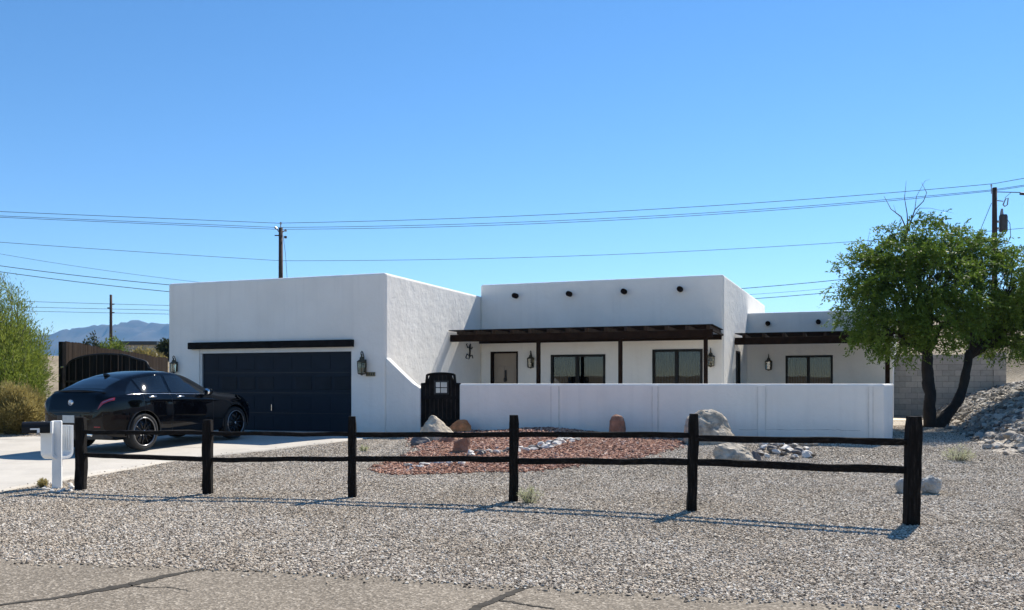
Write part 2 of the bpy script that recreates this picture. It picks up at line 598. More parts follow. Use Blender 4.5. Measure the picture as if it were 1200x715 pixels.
def terrain_mat():
    """one ground sheet: grey gravel near the house, tan desert soil away from it"""
    m = M['gravel_ground']
    nt = m.node_tree; b = nt.nodes['Principled BSDF']
    src = b.inputs['Base Color'].links[0].from_socket
    geo = nt.nodes.new('ShaderNodeNewGeometry')
    sep = nt.nodes.new('ShaderNodeSeparateXYZ'); nt.links.new(geo.outputs['Position'], sep.inputs[0])
    def mr(a, b_):
        k = nt.nodes.new('ShaderNodeMapRange'); k.inputs['From Min'].default_value = a; k.inputs['From Max'].default_value = b_
        nt.links.new(sep.outputs[1], k.inputs[0]); return k.outputs[0]
    mx = nt.nodes.new('ShaderNodeMath'); mx.operation = 'MAXIMUM'
    nt.links.new(mr(29.5, 32), mx.inputs[0]); nt.links.new(mr(-9, -14), mx.inputs[1])
    n = nt.nodes.new('ShaderNodeTexNoise'); n.inputs['Scale'].default_value = .35; n.inputs['Detail'].default_value = 8; n.inputs['Roughness'].default_value = .65
    nt.links.new(geo.outputs['Position'], n.inputs['Vector'])
    soil = ramp(nt, n.outputs[0], [(.3, (.20, .155, .105)), (.5, (.31, .25, .165)), (.7, (.40, .33, .23))])
    src = mix(nt, 1.0, src, (.80, .80, .80), 'MULTIPLY')
    nt.links.new(mix(nt, mx.outputs[0], src, soil), b.inputs['Base Color'])


terrain_mat()

# ------------------------------------------------------------------ camera, light, sky
cam = bpy.data.cameras.new('camera')
co = bpy.data.objects.new('camera', cam); COL.objects.link(co)
co.location = (0, 0, EYE); co.rotation_euler = (R(90), 0, 0)
cam.sensor_width = 36; cam.lens = F / 1200 * 36
cam.shift_y = (HZ - 357.5) / 1200
cam.clip_end = 30000
sc.camera = co

SUN_EL, SUN_AZ = 47.0, 34.0      # azimuth measured from +Y towards +X
sd = Vector((math.sin(R(SUN_AZ)) * math.cos(R(SUN_EL)), math.cos(R(SUN_AZ)) * math.cos(R(SUN_EL)), math.sin(R(SUN_EL))))
sl = bpy.data.lights.new('sun', 'SUN'); sl.energy = 5.0; sl.angle = R(.53); sl.color = (1, .94, .84)
so = bpy.data.objects.new('sun', sl); COL.objects.link(so)
so.rotation_euler = (-sd).to_track_quat('-Z', 'Y').to_euler()
so.location = sd * 50

w = bpy.data.worlds.new('World'); sc.world = w; w.use_nodes = True
nt = w.node_tree
sky = nt.nodes.new('ShaderNodeTexSky'); sky.sky_type = 'NISHITA'; sky.sun_disc = False
sky.sun_elevation = R(SUN_EL); sky.sun_rotation = R(SUN_AZ)
sky.air_density = .92; sky.dust_density = .0; sky.ozone_density = 2.0; sky.altitude = 1200
bg = nt.nodes['Background']; bg.inputs[1].default_value = .092
hs = nt.nodes.new('ShaderNodeHueSaturation'); hs.inputs['Saturation'].default_value = 1.22; hs.inputs['Value'].default_value = 1.16
nt.links.new(sky.outputs[0], hs.inputs['Color']); nt.links.new(hs.outputs[0], bg.inputs[0])
sc.view_settings.view_transform = 'Standard'; sc.view_settings.look = 'None'
sc.view_settings.gamma = 1; sc.view_settings.exposure = 0.68
sc.view_settings.use_curve_mapping = False
sc.cycles.use_denoising = True
sc.cycles.max_bounces = 10
sc.cycles.diffuse_bounces = 6
sc.cycles.transparent_max_bounces = 12
sc.cycles.volume_bounces = 0


# ------------------------------------------------------------------ ground
def axis_steps(lo, hi, near_lo, near_hi, step, far):
    a = list(np.arange(near_lo, near_hi + 1e-6, step))
    s = step
    p = near_hi
    while p < hi:
        s *= 1.35; p += s; a.append(min(p, hi))
    s = step; p = near_lo; left = []
    while p > lo:
        s *= 1.35; p -= s; left.append(max(p, lo))
    return left[::-1] + a


xs = axis_steps(-9000, 9000, -32, 30, .5, 0)
ys = axis_steps(-3000, 9000, 4, 70, .5, 0)
vv = [(x, y, gz(x, y)) for y in ys for x in xs]
nx, ny = len(xs), len(ys)
loops = []
for j in range(ny - 1):
    for i in range(nx - 1):
        a = j * nx + i
        loops += [a, a + 1, a + nx + 1, a + nx]
tag(link('ground', npmesh('ground', vv, 4, loops), M['gravel_ground'], smooth=True), kind='structure')


def sheet(name, pts, m, dz=.006, step=.5, label=None, kind='structure', thick=0):
    """polygon in plan draped over the ground"""
    bm = bmesh.new()
    bm.faces.new([bm.verts.new((p[0], p[1], 0)) for p in pts])
    xs_ = [p[0] for p in pts]; ys_ = [p[1] for p in pts]
    for ax, (lo, hi) in ((0, (min(xs_), max(xs_))), (1, (min(ys_), max(ys_)))):
        t = lo + step
        while t < hi - .01:
            n = Vector((1, 0, 0)) if ax == 0 else Vector((0, 1, 0))
            bmesh.ops.bisect_plane(bm, geom=bm.verts[:] + bm.edges[:] + bm.faces[:], plane_co=n * t, plane_no=n)
            t += step
    for v in bm.verts: v.co.z = gz(v.co.x, v.co.y) + dz
    if thick:
        edge = [e for e in bm.edges if e.is_boundary]
        r = bmesh.ops.extrude_edge_only(bm, edges=edge)
        for v in r['geom']:
            if isinstance(v, bmesh.types.BMVert): v.co.z -= thick
    bmesh.ops.recalc_face_normals(bm, faces=bm.faces)
    o = build(name, bm, m, smooth=True)
    return tag(o, label=label, kind=kind)


# road along the bottom of the picture (edge read from the photograph, then rough)
edge_px = [(-500, 640), (-250, 650), (0, 658), (167, 664.5), (292, 669), (400, 675), (500, 681), (560, 684.5), (620, 688), (700, 693.5), (800, 700), (900, 705), (1050, 713), (1200, 721), (1500, 738)]
edge = []
for (u0, v0), (u1, v1) in zip(edge_px[:-1], edge_px[1:]):
    for k in range(8):
        t = k / 8
        p = G(u0 + (u1 - u0) * t, v0 + (v1 - v0) * t)
        edge.append((p.x, p.y + .05 * noise.noise(Vector((p.x * 3.1, 0, 0))) + .025 * noise.noise(Vector((p.x * 11, 2, 0)))))
road = [(-60, 8.9)] + edge + [(12, 4.9), (60, 2.5), (60, -6), (-60, -3.5)]
bm = bmesh.new()
f = bm.faces.new([bm.verts.new((p[0], p[1], .012)) for p in road])
bmesh.ops.recalc_face_normals(bm, faces=bm.faces)
if bm.faces[:][0].normal.z < 0: bmesh.ops.reverse_faces(bm, faces=bm.faces)
tag(build('road', bm, M['asphalt']), kind='structure')


def strip(name, px, wid, label):
    """tar seam on the road"""
    bm = bmesh.new(); prev = None
    pts = []
    for i in range(len(px) - 1):
        for k in range(10):
            t = k / 10
            pts.append((px[i][0] + (px[i + 1][0] - px[i][0]) * t, px[i][1] + (px[i + 1][1] - px[i][1]) * t, wid[i] + (wid[i + 1] - wid[i]) * t))
    pts.append((*px[-1], wid[-1]))
    P = [(Vector((G(a, b).x, G(a, b).y, 0)), c) for a, b, c in pts]
    for i, (p, c) in enumerate(P):
        t = (P[min(i + 1, len(P) - 1)][0] - P[max(i - 1, 0)][0]).normalized()
        s = Vector((-t.y, t.x, 0))
        c *= 1 + .55 * noise.noise(Vector((i * .9, wid[0] * 90, 0)))
        p = p + s * .018 * noise.noise(Vector((i * .6, wid[0] * 50, 4)))
        a = bm.verts.new(p + s * c * .5 + Vector((0, 0, .016))); b = bm.verts.new(p - s * c * .5 + Vector((0, 0, .016)))
        if prev: bm.faces.new((prev[0], prev[1], b, a))
        prev = (a, b)
    bmesh.ops.recalc_face_normals(bm, faces=bm.faces)
    if bm.faces[:][0].normal.z < 0: bmesh.ops.reverse_faces(bm, faces=bm.faces)
    return tag(build(name, bm, M['tar']), kind='structure')


strip('tar_seam', [(-60, 722), (0, 711), (60, 704), (110, 695), (150, 688), (190, 678), (238, 668.5)], [.05, .05, .05, .10, .11, .09, .04], '')
strip('tar_seam', [(545, 722), (562, 713), (590, 701), (604, 695), (622, 689)], [.07, .07, .075, .07, .045], '')
strip('tar_seam', [(585, 706), (600, 708), (622, 712), (650, 716)], [.03, .03, .022, .02], '')

strip('tar_seam', [(238, 668.5), (246, 666), (262, 664.5)], [.03, .018, .008], '')
strip('tar_seam', [(150, 688), (176, 691), (196, 690), (224, 695)], [.02, .012, .014, .006], '')

# plan frame of the house
HO = Vector((-3.32, 22.43, 0)); E1 = Vector((.938, -.347, 0)).normalized(); E2 = Vector((.347, .938, 0)).normalized()


def H(a, b, z=0):
    p = HO + E1 * a + E2 * b
    return Vector((p.x, p.y, z))


def hbox(bm, a0, a1, b0, b1, z0, z1, bevel=0, seg=2):
    c = H((a0 + a1) / 2, (b0 + b1) / 2, (z0 + z1) / 2)
    rot = Matrix((E1, E2, Vector((0, 0, 1)))).transposed()
    return box(bm, c, (abs(a1 - a0), abs(b1 - b0), abs(z1 - z0)), rot, bevel, seg)


# driveway
dpx = [(-420, 640), (-200, 607), (0, 577), (90, 561.5), (150, 551), (200, 541.5), (250, 535), (300, 530), (380, 520.5), (430, 514.5)]
dv = [(p.x, p.y) for p in (G(*q) for q in dpx)]
gl = H(-7.16, .4); gp = H(-11.7, .6)
left = G(0, 514.0)
dv += [tuple(H(0.02, -.35).xy), tuple(H(0.02, .3).xy), tuple(gl.xy), tuple(gp.xy), (left.x + .8, left.y + .4), (left.x, left.y), (left.x - 8, left.y - 1.0)]
sheet('driveway', dv, M['concrete'], .03, .5, thick=.08)
# expansion joints in the driveway
bm = bmesh.new()
for (p, q) in ((H(-6.6, -1.2), H(-1.5, -1.2)), (H(-9.5, -4.8), H(-1.8, -4.8)), (H(-12, -8.2), H(-3.8, -8.2)), (H(-4.3, .2), H(-4.3, -9))):
    n = 30
    t = (q - p).normalized(); s = Vector((-t.y, t.x, 0)) * .008
    prev = None
    for i in range(n + 1):
        c = p.lerp(q, i / n); c.z = gz(c.x, c.y) + .0345
        a = bm.verts.new(c + s); b = bm.verts.new(c - s)
        if prev: bm.faces.new((prev[0], prev[1], b, a))
        prev = (a, b)
bmesh.ops.recalc_face_normals(bm, faces=bm.faces)
tag(build('driveway_joint', bm, M['tar']), kind='structure')

# courtyard slab
bm = bmesh.new()
prism(bm, [tuple(p.xy) for p in (H(.0, .05), H(12.1, .2), Vector((8.25, 18.9, 0)), Vector((12.7, 28.7, 0)), H(16, 10.0), H(.0, 6.6))], .0, .38)
tag(build('patio', bm, M['patio']), kind='structure')

# red gravel bed
rpx = [(439, 549), (452, 553), (467, 557), (520, 555), (572, 552.5), (620, 553), (660, 548), (710, 541), (752, 536), (785, 525), (798, 517)]
bed = [(p.x, p.y) for p in (G(*q) for q in rpx)]
bed = [(x + .1 * noise.noise(Vector((x * 2, y, 0))), y) for x, y in bed]
b2 = [H(7.0, -.02), H(2.1, -.02), H(1.9, -.05), H(.9, -.3)]
bedpoly = bed + [tuple(p.xy) for p in b2] + [tuple(G(497, 528).xy), tuple(G(470, 538).xy)]
sheet('gravel_bed', bedpoly, M['red_ground'], .012, .4)


# ------------------------------------------------------------------ loose gravel (stuff)
def inpoly(x, y, poly):
    x = np.asarray(x); y = np.asarray(y)
    r = np.zeros(len(x), bool)
    j = len(poly) - 1
    for i in range(len(poly)):
        xi, yi = poly[i]; xj, yj = poly[j]
        c = ((yi > y) != (yj > y)) & (x < (xj - xi) * (y - yi) / (yj - yi + 1e-12) + xi)
        r ^= c
        j = i
    return r


def stone_group(name, mat, smin, smax, flat=.65):
    ng = bpy.data.node_groups.new(name, 'GeometryNodeTree')
    ng.interface.new_socket('Geometry', in_out='INPUT', socket_type='NodeSocketGeometry')
    ng.interface.new_socket('Geometry', in_out='OUTPUT', socket_type='NodeSocketGeometry')
    gi = ng.nodes.new('NodeGroupInput'); go = ng.nodes.new('NodeGroupOutput')
    g2i = ng.nodes.new('GeometryNodeGeometryToInstance')
    for k in range(5):
        ico = ng.nodes.new('GeometryNodeMeshIcoSphere'); ico.inputs['Radius'].default_value = 1; ico.inputs['Subdivisions'].default_value = 2
        sp = ng.nodes.new('GeometryNodeSetPosition')
        nz = ng.nodes.new('ShaderNodeTexNoise'); nz.noise_dimensions = '4D'
        nz.inputs['W'].default_value = k * 7.3; nz.inputs['Scale'].default_value = .9; nz.inputs['Detail'].default_value = 1
        sub = ng.nodes.new('ShaderNodeVectorMath'); sub.operation = 'SUBTRACT'; sub.inputs[1].default_value = (.5, .5, .5)
        mul = ng.nodes.new('ShaderNodeVectorMath'); mul.operation = 'SCALE'; mul.inputs['Scale'].default_value = 2.2
        ng.links.new(nz.outputs['Color'], sub.inputs[0]); ng.links.new(sub.outputs[0], mul.inputs[0])
        ng.links.new(ico.outputs[0], sp.inputs['Geometry']); ng.links.new(mul.outputs[0], sp.inputs['Offset'])
        tr = ng.nodes.new('GeometryNodeTransform'); tr.inputs['Scale'].default_value = (1.15, .9, flat)
        ng.links.new(sp.outputs[0], tr.inputs[0])
        sm = ng.nodes.new('GeometryNodeSetMaterial'); sm.inputs['Material'].default_value = mat
        ng.links.new(tr.outputs[0], sm.inputs[0])
        ng.links.new(sm.outputs[0], g2i.inputs[0])
    iop = ng.nodes.new('GeometryNodeInstanceOnPoints')
    iop.inputs['Pick Instance'].default_value = True
    ng.links.new(gi.outputs[0], iop.inputs['Points']); ng.links.new(g2i.outputs[0], iop.inputs['Instance'])
    rv = ng.nodes.new('FunctionNodeRandomValue'); rv.data_type = 'FLOAT_VECTOR'
    rv.inputs['Min'].default_value = (-.45, -.45, 0); rv.inputs['Max'].default_value = (.45, .45, 6.283)
    ng.links.new(rv.outputs[0], iop.inputs['Rotation'])
    r2 = ng.nodes.new('FunctionNodeRandomValue'); r2.data_type = 'FLOAT'
    r2.inputs[2].default_value = 0; r2.inputs[3].default_value = 1
    pw = ng.nodes.new('ShaderNodeMath'); pw.operation = 'POWER'; pw.inputs[1].default_value = 2.2
    ma = ng.nodes.new('ShaderNodeMath'); ma.operation = 'MULTIPLY_ADD'; ma.inputs[1].default_value = smax * 1.45 - smin; ma.inputs[2].default_value = smin
    ng.links.new(r2.outputs[1], pw.inputs[0]); ng.links.new(pw.outputs[0], ma.inputs[0])
    ng.links.new(ma.outputs[0], iop.inputs['Scale'])
    ng.links.new(iop.outputs[0], go.inputs[0])
    return ng


def scatter(name, P, mat, smin, smax, label, flat=.65):
    me = bpy.data.meshes.new(name); me.vertices.add(len(P)); me.vertices.foreach_set('co', np.asarray(P, np.float32).ravel())
    me.materials.append(mat)
    o = bpy.data.objects.new(name, me); COL.objects.link(o)
    md = o.modifiers.new('scatter', 'NODES'); md.node_group = stone_group(name + '_scatter', mat, smin, smax, flat)
    return tag(o, label=label, cat='gravel', kind='stuff')


def ground_points(n, ymin, ymax, margin, power):
    """random plan points inside the view wedge, denser near the camera"""
    t = np.random.rand(n)
    y = (ymin ** power + t * (ymax ** power - ymin ** power)) ** (1 / power)
    x = (np.random.rand(n) * 2 - 1) * (y * .66 + margin)
    return x, y


x, y = ground_points(1000000, 5.2, 24, 2.4, 1.0)
keep = ~inpoly(x, y, dv) & ~inpoly(x, y, road) & ~inpoly(x, y, bedpoly)
aH = (x - HO.x) * E1.x + (y - HO.y) * E1.y; bH = (x - HO.x) * E2.x + (y - HO.y) * E2.y
keep &= ~((bH > -.02) & (aH < 12.3)) & ~((x > 8.2) & (y > 19) & (x < 8.3 + (y - 18.6) * .45))
dens = np.array([.5 + .5 * noise.noise(Vector((a * .55, b * .9, 4))) + .35 * noise.noise(Vector((a * 2.2, b * 2.6, 8))) for a, b in zip(x, y)])
keep &= np.random.rand(len(x)) < np.clip(.55 + dens * .9, .35, 1)
x, y = x[keep], y[keep]
P = [(a, b, gz(a, b) + .004) for a, b in zip(x, y)]
# a few strays on the asphalt and the concrete edge
ex, ey = [], []
for _ in range(1100):
    q = random.choice(edge); ex.append(q[0] + random.gauss(0, .12)); ey.append(q[1] - abs(random.gauss(0, .09)))
P += [(a, b, .018) for a, b in zip(ex, ey)]
for _ in range(70):
    i = random.randrange(2, 9); t = random.random(); a = dv[i][0] + (dv[i + 1][0] - dv[i][0]) * t; b = dv[i][1] + (dv[i + 1][1] - dv[i][1]) * t
    a -= abs(random.gauss(0, .12)); P.append((a, b + abs(random.gauss(0, .1)), gz(a, b) + .035))
scatter('gravel', P, M['gravel'], .0052, .0102, 'loose grey and tan crushed gravel covering the front yard', .5)
n = 40000
bx = [p[0] for p in bedpoly]; by = [p[1] for p in bedpoly]
x = np.random.uniform(min(bx), max(bx), n); y = np.random.uniform(min(by), max(by), n)
k = inpoly(x + np.random.normal(0, .12, n), y + np.random.normal(0, .1, n), bedpoly) & ~(((x - HO.x) * E2.x + (y - HO.y) * E2.y > -.02))
scatter('red_gravel', [(a, b, gz(a, b) + .014) for a, b in zip(x[k], y[k])], M['red_gravel'], .012, .028, 'reddish brown crushed gravel bed in front of the courtyard wall')


# ------------------------------------------------------------------ rocks
def rock_mesh(name, seed, sub=3, rough=.35, facets=6, flat=1.0, m=None):
    bm = bmesh.new()
    bmesh.ops.create_icosphere(bm, subdivisions=sub, radius=1)
    rnd = random.Random(seed)
    planes = []
    for _ in range(facets):
        n = Vector((rnd.gauss(0, 1), rnd.gauss(0, 1), rnd.gauss(0, .8))).normalized()
        planes.append((n, rnd.uniform(.42, .8)))
    for v in bm.verts:
        p = v.co.copy()
        for n, d in planes:
            k = p.dot(n)
            if k > d: p -= n * (k - d) * .97
        q = p * 1.3 + Vector((seed * 3.7, 0, 0))
        p += v.co * (rough * .34 * noise.noise(q) + rough * .16 * noise.noise(q * 2.7) + rough * .12 * noise.noise(q * 6) + rough * .06 * noise.noise(q * 13))
        p.z *= flat
        v.co = p
    me = bpy.data.meshes.new(name); bm.to_mesh(me); bm.free()
    if m: me.materials.append(m)
    me.polygons.foreach_set('use_smooth', [True] * len(me.polygons))
    return me


def put_rock(name, me, p, s, rz=0, tilt=(0, 0), **k):
    o = bpy.data.objects.new(name, me); COL.objects.link(o)
    o.location = p; o.scale = s; o.rotation_euler = (tilt[0], tilt[1], rz)
    return tag(o, **k)


def hull_rock(name, pts, m, seed, rough=.035, cuts=4):
    """angular rock: convex hull of points in a unit box (x -.5..5, y -.5...5, z 0..1), weathered"""
    bm = bmesh.new()
    for p in pts: bm.verts.new(p)
    r = bmesh.ops.convex_hull(bm, input=bm.verts)
    bmesh.ops.delete(bm, geom=[v for v in bm.verts if not v.link_faces], context='VERTS')
    bmesh.ops.bevel(bm, geom=list(bm.edges), offset=.03, segments=1, affect='EDGES', clamp_overlap=True)
    bmesh.ops.triangulate(bm, faces=bm.faces)
    for _ in range(3):
        es = [e for e in bm.edges if e.calc_length() > .09]
        if not es: break
        bmesh.ops.subdivide_edges(bm, edges=es, cuts=1, use_grid_fill=False)
        bmesh.ops.triangulate(bm, faces=bm.faces)
    bm.normal_update()
    off = {}
    for v in bm.verts:
        q = v.co * 3 + Vector((seed * 5.1, 0, 0))
        off[v] = v.normal * rough * (noise.noise(q) + .6 * noise.noise(q * 2.3) + .4 * noise.noise(q * 5))
    for v, o_ in off.items(): v.co += o_
    me = bpy.data.meshes.new(name); bm.to_mesh(me); bm.free(); me.materials.append(m)
    me.polygons.foreach_set('use_smooth', [True] * len(me.polygons))
    me.set_sharp_from_angle(angle=R(28))
    return me


def boulder(u, v0, v1, wpx, m, seed, label, d=None, depth=.8, pts=None, rough=.035, n=16):
    """boulder filling the pixel box centred on u, rows v0..v1, wpx wide; sits on the ground"""
    d = G(u, v1).y if d is None else d
    wd = wpx / F * d; x = (u - CX) / F * d
    zt = EYE - (v0 - HZ) / F * d; z0 = gz(x, d); ht = max(.08, zt - z0)
    rnd = random.Random(seed)
    if pts is None:
        pts = []
        for _ in range(n):
            a = rnd.uniform(0, 6.28); z = rnd.uniform(0, 1); r_ = .5 * (1 - .75 * max(0, z - .35) ** 1.3) * rnd.uniform(.8, 1)
            pts.append((r_ * math.cos(a), r_ * math.sin(a), z))
        pts += [(rnd.uniform(-.15, .15), rnd.uniform(-.1, .1), 1.0), (-.5, 0, .25), (.5, 0, .2), (-.4, -.3, 0), (.4, -.3, 0), (0, .45, .1), (0, -.45, .2)]
    me = hull_rock('boulder', pts, m, seed, rough)
    c = np.empty(len(me.vertices) * 3, np.float32); me.vertices.foreach_get('co', c); c = c.reshape(-1, 3)
    lo, hi = c.min(0), c.max(0)
    c = (c - (lo + hi) / 2) / (hi - lo) * np.array([wd, wd * depth, ht * 1.12]); c[:, 2] += ht * .56 - ht * .12
    me.vertices.foreach_set('co', c.ravel().astype(np.float32)); me.update()
    o = bpy.data.objects.new('boulder', me); COL.objects.link(o)
    o.location = (x, d, z0)
    return tag(o, label=label, cat='boulder')


boulder(511, 486.5, 516, 46, M['boulder_white'], 3, 'cream white pointed boulder in front of the black courtyard gate', pts=[(-.5, -.2, 0), (-.5, .2, 0), (-.44, 0, .35), (-.3, -.15, .68), (-.12, .05, 1), (-.02, -.05, .97), (.2, .1, .66), (.42, 0, .42), (.5, -.25, .1), (.5, .3, 0), (0, -.5, .1), (-.1, -.42, .45), (.15, -.4, .35), (0, .5, 0), (-.25, -.35, .3)])
boulder(539, 491.5, 516, 27, M['boulder_orange'], 11, 'rusty orange boulder beside the cream pointed one near the gate', d=21.2, pts=[(-.5, 0, .1), (-.45, -.2, .4), (-.2, -.1, .75), (-.05, 0, .97), (.2, 0, 1), (.33, -.1, .93), (.5, 0, .5), (.48, -.25, .1), (.1, -.45, .3), (.15, -.35, .7), (-.3, -.45, 0), (.4, -.4, 0), (0, .45, 0), (.1, .4, .6)])
boulder(541, 511, 530.5, 21, M['boulder_brown'], 5, 'brown squarish rock standing on the red gravel below the gate', pts=[(-.5, -.3, 0), (-.42, -.35, .6), (-.3, -.2, .78), (.3, -.25, .98), (.5, 0, 1), (.45, -.1, .2), (.35, -.35, .05), (-.4, .3, .1), (-.3, .3, .7), (.4, .35, .9), (.4, .3, 0)])
boulder(493, 509, 521, 24, M['dark_stone'], 8, 'low dark grey rock left of the gate boulders at the gravel edge')
boulder(526, 508, 519, 24, M['boulder_brown'], 14, 'small flat pinkish rock between the orange boulder and the brown block')
boulder(723.5, 485.5, 511, 20, M['boulder_brown'], 21, 'rounded red brown stone standing upright before the courtyard wall', d=19.6, n=60, pts=[(.5 * math.cos(a) * k, .45 * math.sin(a) * k, z) for a in np.linspace(0, 6.28, 11) for k, z in ((.95, 0), (1, .45), (.9, .75), (.6, .93), (.2, 1))])
boulder(831, 479.5, 519, 62, M['boulder_grey'], 17, 'largest boulder, pale grey and dome shaped, before the courtyard wall', rough=.05, pts=[(-.5, -.1, .12), (-.5, -.3, 0), (-.5, .1, .4), (-.46, -.2, .5), (-.4, .05, .76), (-.3, -.25, .86), (-.2, -.1, .97), (-.05, 0, 1), (.15, 0, .95), (.32, .1, .74), (.46, .0, .45), (.5, -.1, .1), (.36, -.38, .02), (.28, -.36, .15), (-.1, -.36, .60), (-.26, -.40, .5), (-.4, -.45, 0), (0, -.48, 0), (0, .5, .2), (.2, .45, .6), (-.25, .4, .6)])
boulder(860, 518.5, 541, 50, M['boulder_grey'], 31, 'low flat grey boulder just below the largest dome shaped boulder', rough=.05, pts=[(-.5, 0, .55), (-.46, -.2, .2), (-.4, 0, .9), (-.1, .1, 1), (.2, .1, .93), (.4, 0, .6), (.5, -.2, .1), (.3, -.4, .0), (.1, -.38, .55), (-.2, -.42, .3), (-.3, -.4, .0), (0, .5, .4), (-.4, .3, .1), (.4, .3, 0)])
boulder(884, 528, 541, 17, M['dark_stone'], 33, 'small dark stone against the low flat grey boulder')
RND = []
for k_ in range(60):
    z_ = 1 - 2 * (k_ + .5) / 60; r_ = math.sqrt(1 - z_ * z_); a_ = k_ * 2.39996
    RND.append((.5 * r_ * math.cos(a_), .5 * r_ * math.sin(a_), .5 + .5 * z_))
boulder(1091, 556.5, 579, 25, M['skull_rock'], 41, 'round cracked grey rock beside the right end fence post', pts=RND, rough=.10)
boulder(1058, 560, 578, 17, M['skull_rock'], 43, 'smaller grey rock half hidden behind the right end fence post', pts=RND, rough=.06)

stone_me = [rock_mesh('cobble', 100 + i, 3, .35, 9, .75) for i in range(5)]
for me in stone_me: me.set_sharp_from_angle(angle=R(30))
pale = [me.copy() for me in stone_me]; dark = [me.copy() for me in stone_me]; rip = [me.copy() for me in stone_me]
for me in pale: me.materials.append(M['river_stone'])
for me in dark: me.materials.append(M['dark_stone'])
for me in rip: me.materials.append(M['riprap'])


def cobble(u, v, px, k, group, label, isdark=False, lst=None, cat='stone', spread=None):
    p = G(u, v)
    s = px / F * p.y * .5
    me = (lst or (dark if isdark else pale))[k % 5]
    return put_rock('stone', me, (p.x, p.y, p.z + s * .42), (s * random.uniform(.9, 1.3), s * random.uniform(.7, 1.1), s * random.uniform(.55, .85)), random.uniform(0, 6.28), (random.uniform(-.3, .3), random.uniform(-.3, .3)), label=label, cat=cat, group=group)


# dry creek of pale stones through the red bed
creek = [(473, 549.5), (487, 549), (500, 546.5), (520, 544.5), (545, 543.5), (552, 533.5), (580, 531), (605, 530), (625, 527.5), (640, 524), (655, 520), (672, 516)]
i = 0
for (u0, v0), (u1, v1) in zip(creek[:-1], creek[1:]):
    n = max(2, int(math.hypot(u1 - u0, (v1 - v0) * 2) / 4.2))
    for q in range(n):
        t = (q + random.random() * .7) / n
        i += 1
        dk = random.random() < .28
        cobble(u0 + (u1 - u0) * t, v0 + (v1 - v0) * t + random.uniform(-2.2, 2.2), random.uniform(8.5, 14), i,
               'stones of the dry creek in the red gravel', 'dark stone in the dry creek line across the red gravel' if dk else 'pale stone in the dry creek line across the red gravel', dk)
for q in range(24):
    t = random.random()
    u = 628 + 46 * t + random.uniform(-4, 4); v = 527.5 - 12.5 * t + random.uniform(-3.2, 3.2)
    dk = random.random() < .4
    cobble(u, v, random.uniform(7, 12), q, 'stones of the dry creek in the red gravel', 'dark stone in the dry creek line across the red gravel' if dk else 'pale stone in the dry creek line across the red gravel', dk)
# heap right of the big boulder
for q in range(44):
    u = random.uniform(888, 954); v = random.uniform(521, 541) if u < 930 else random.uniform(520, 537)
    dk = random.random() < .3
    cobble(u, v, random.uniform(9, 17), q, 'stones scattered right of the big boulder',
           'dark stone in the loose heap right of the low grey boulder' if dk else 'pale stone in the loose heap right of the low grey boulder', dk, None if dk or q % 3 else rip)
# ring round the mailbox post
for q in range(16):
    a = q / 16 * 6.28
    cobble(68 + 17 * math.cos(a) + random.uniform(-3, 3), 572 + 4.5 * math.sin(a) + random.uniform(-1, 1), random.uniform(5, 9), q,
           'white stones round the mailbox post', 'small white stone at the foot of the white mailbox post')
# bed edge on the far left
for q in range(34):
    u = random.uniform(-40, 58); v = random.uniform(494, 510)
    dk = random.random() < .45
    cobble(u, v, random.uniform(6, 13), q, 'stones edging the planting bed by the driveway',
           'dark stone edging the bed under the yellow green bushes' if dk else 'pale stone edging the bed under the yellow green bushes', dk)

# riprap slope on the right: nearest rocks singly, the rest as stuff
big = [(1160, 516, 20), (1184, 523, 24), (1148, 513, 14), (1196, 508, 18), (1172, 508, 15), (1199, 531, 15), (1178, 533, 10), (1190, 514, 12), (1208, 522, 26), (1222, 512, 22)]
for q, (u, v, s) in enumerate(big):
    cobble(u, v, s, q, 'large cobbles at the foot of the rock slope', 'large pale cobble at the foot of the rock slope on the right', lst=rip)
cnt = 0
while cnt < 190:
    u = random.uniform(1108, 1225); v = random.uniform(455, 525)
    p = G(u, v)
    sl_ = gz(p.x, p.y) - .36
    if sl_ < .04 or p.y < 15 or p.y > 28: continue
    cnt += 1
    cobble(u, v, random.uniform(5, 13), cnt, 'angular rocks lying on the slope', 'angular grey and tan rock lying loose on the shaded slope under the tree', lst=rip)
P = []
while len(P) < 24000:
    x_ = random.uniform(9, 22); y_ = random.uniform(11, 29.6)
    x0 = 9.9 + (y_ - 17) * .36 if y_ > 17 else 9.9 + (17 - y_) * .55
    if x_ < x0 + random.gauss(0, .25): continue
    P.append((x_, y_, gz(x_, y_) + .02))
scatter('slope_rubble', P, M['riprap'], .03, .075, 'grey rubble covering the slope at the right edge', .7)


# ------------------------------------------------------------------ house
house = empty('house', HO, 0, label='single storey white stucco house with flat parapet roofs and dark wood porch', cat='house')
WZ = -.1


def block(name, pts, z1, bev=.07):
    bm = bmesh.new(); prism(bm, [(p[0], p[1]) for p in pts], WZ, z1, bev)
    return build(name, bm, M['stucco'])


def fix_parent(o, par):
    o.parent = par
    o.matrix_parent_inverse = wpm(par).inverted()


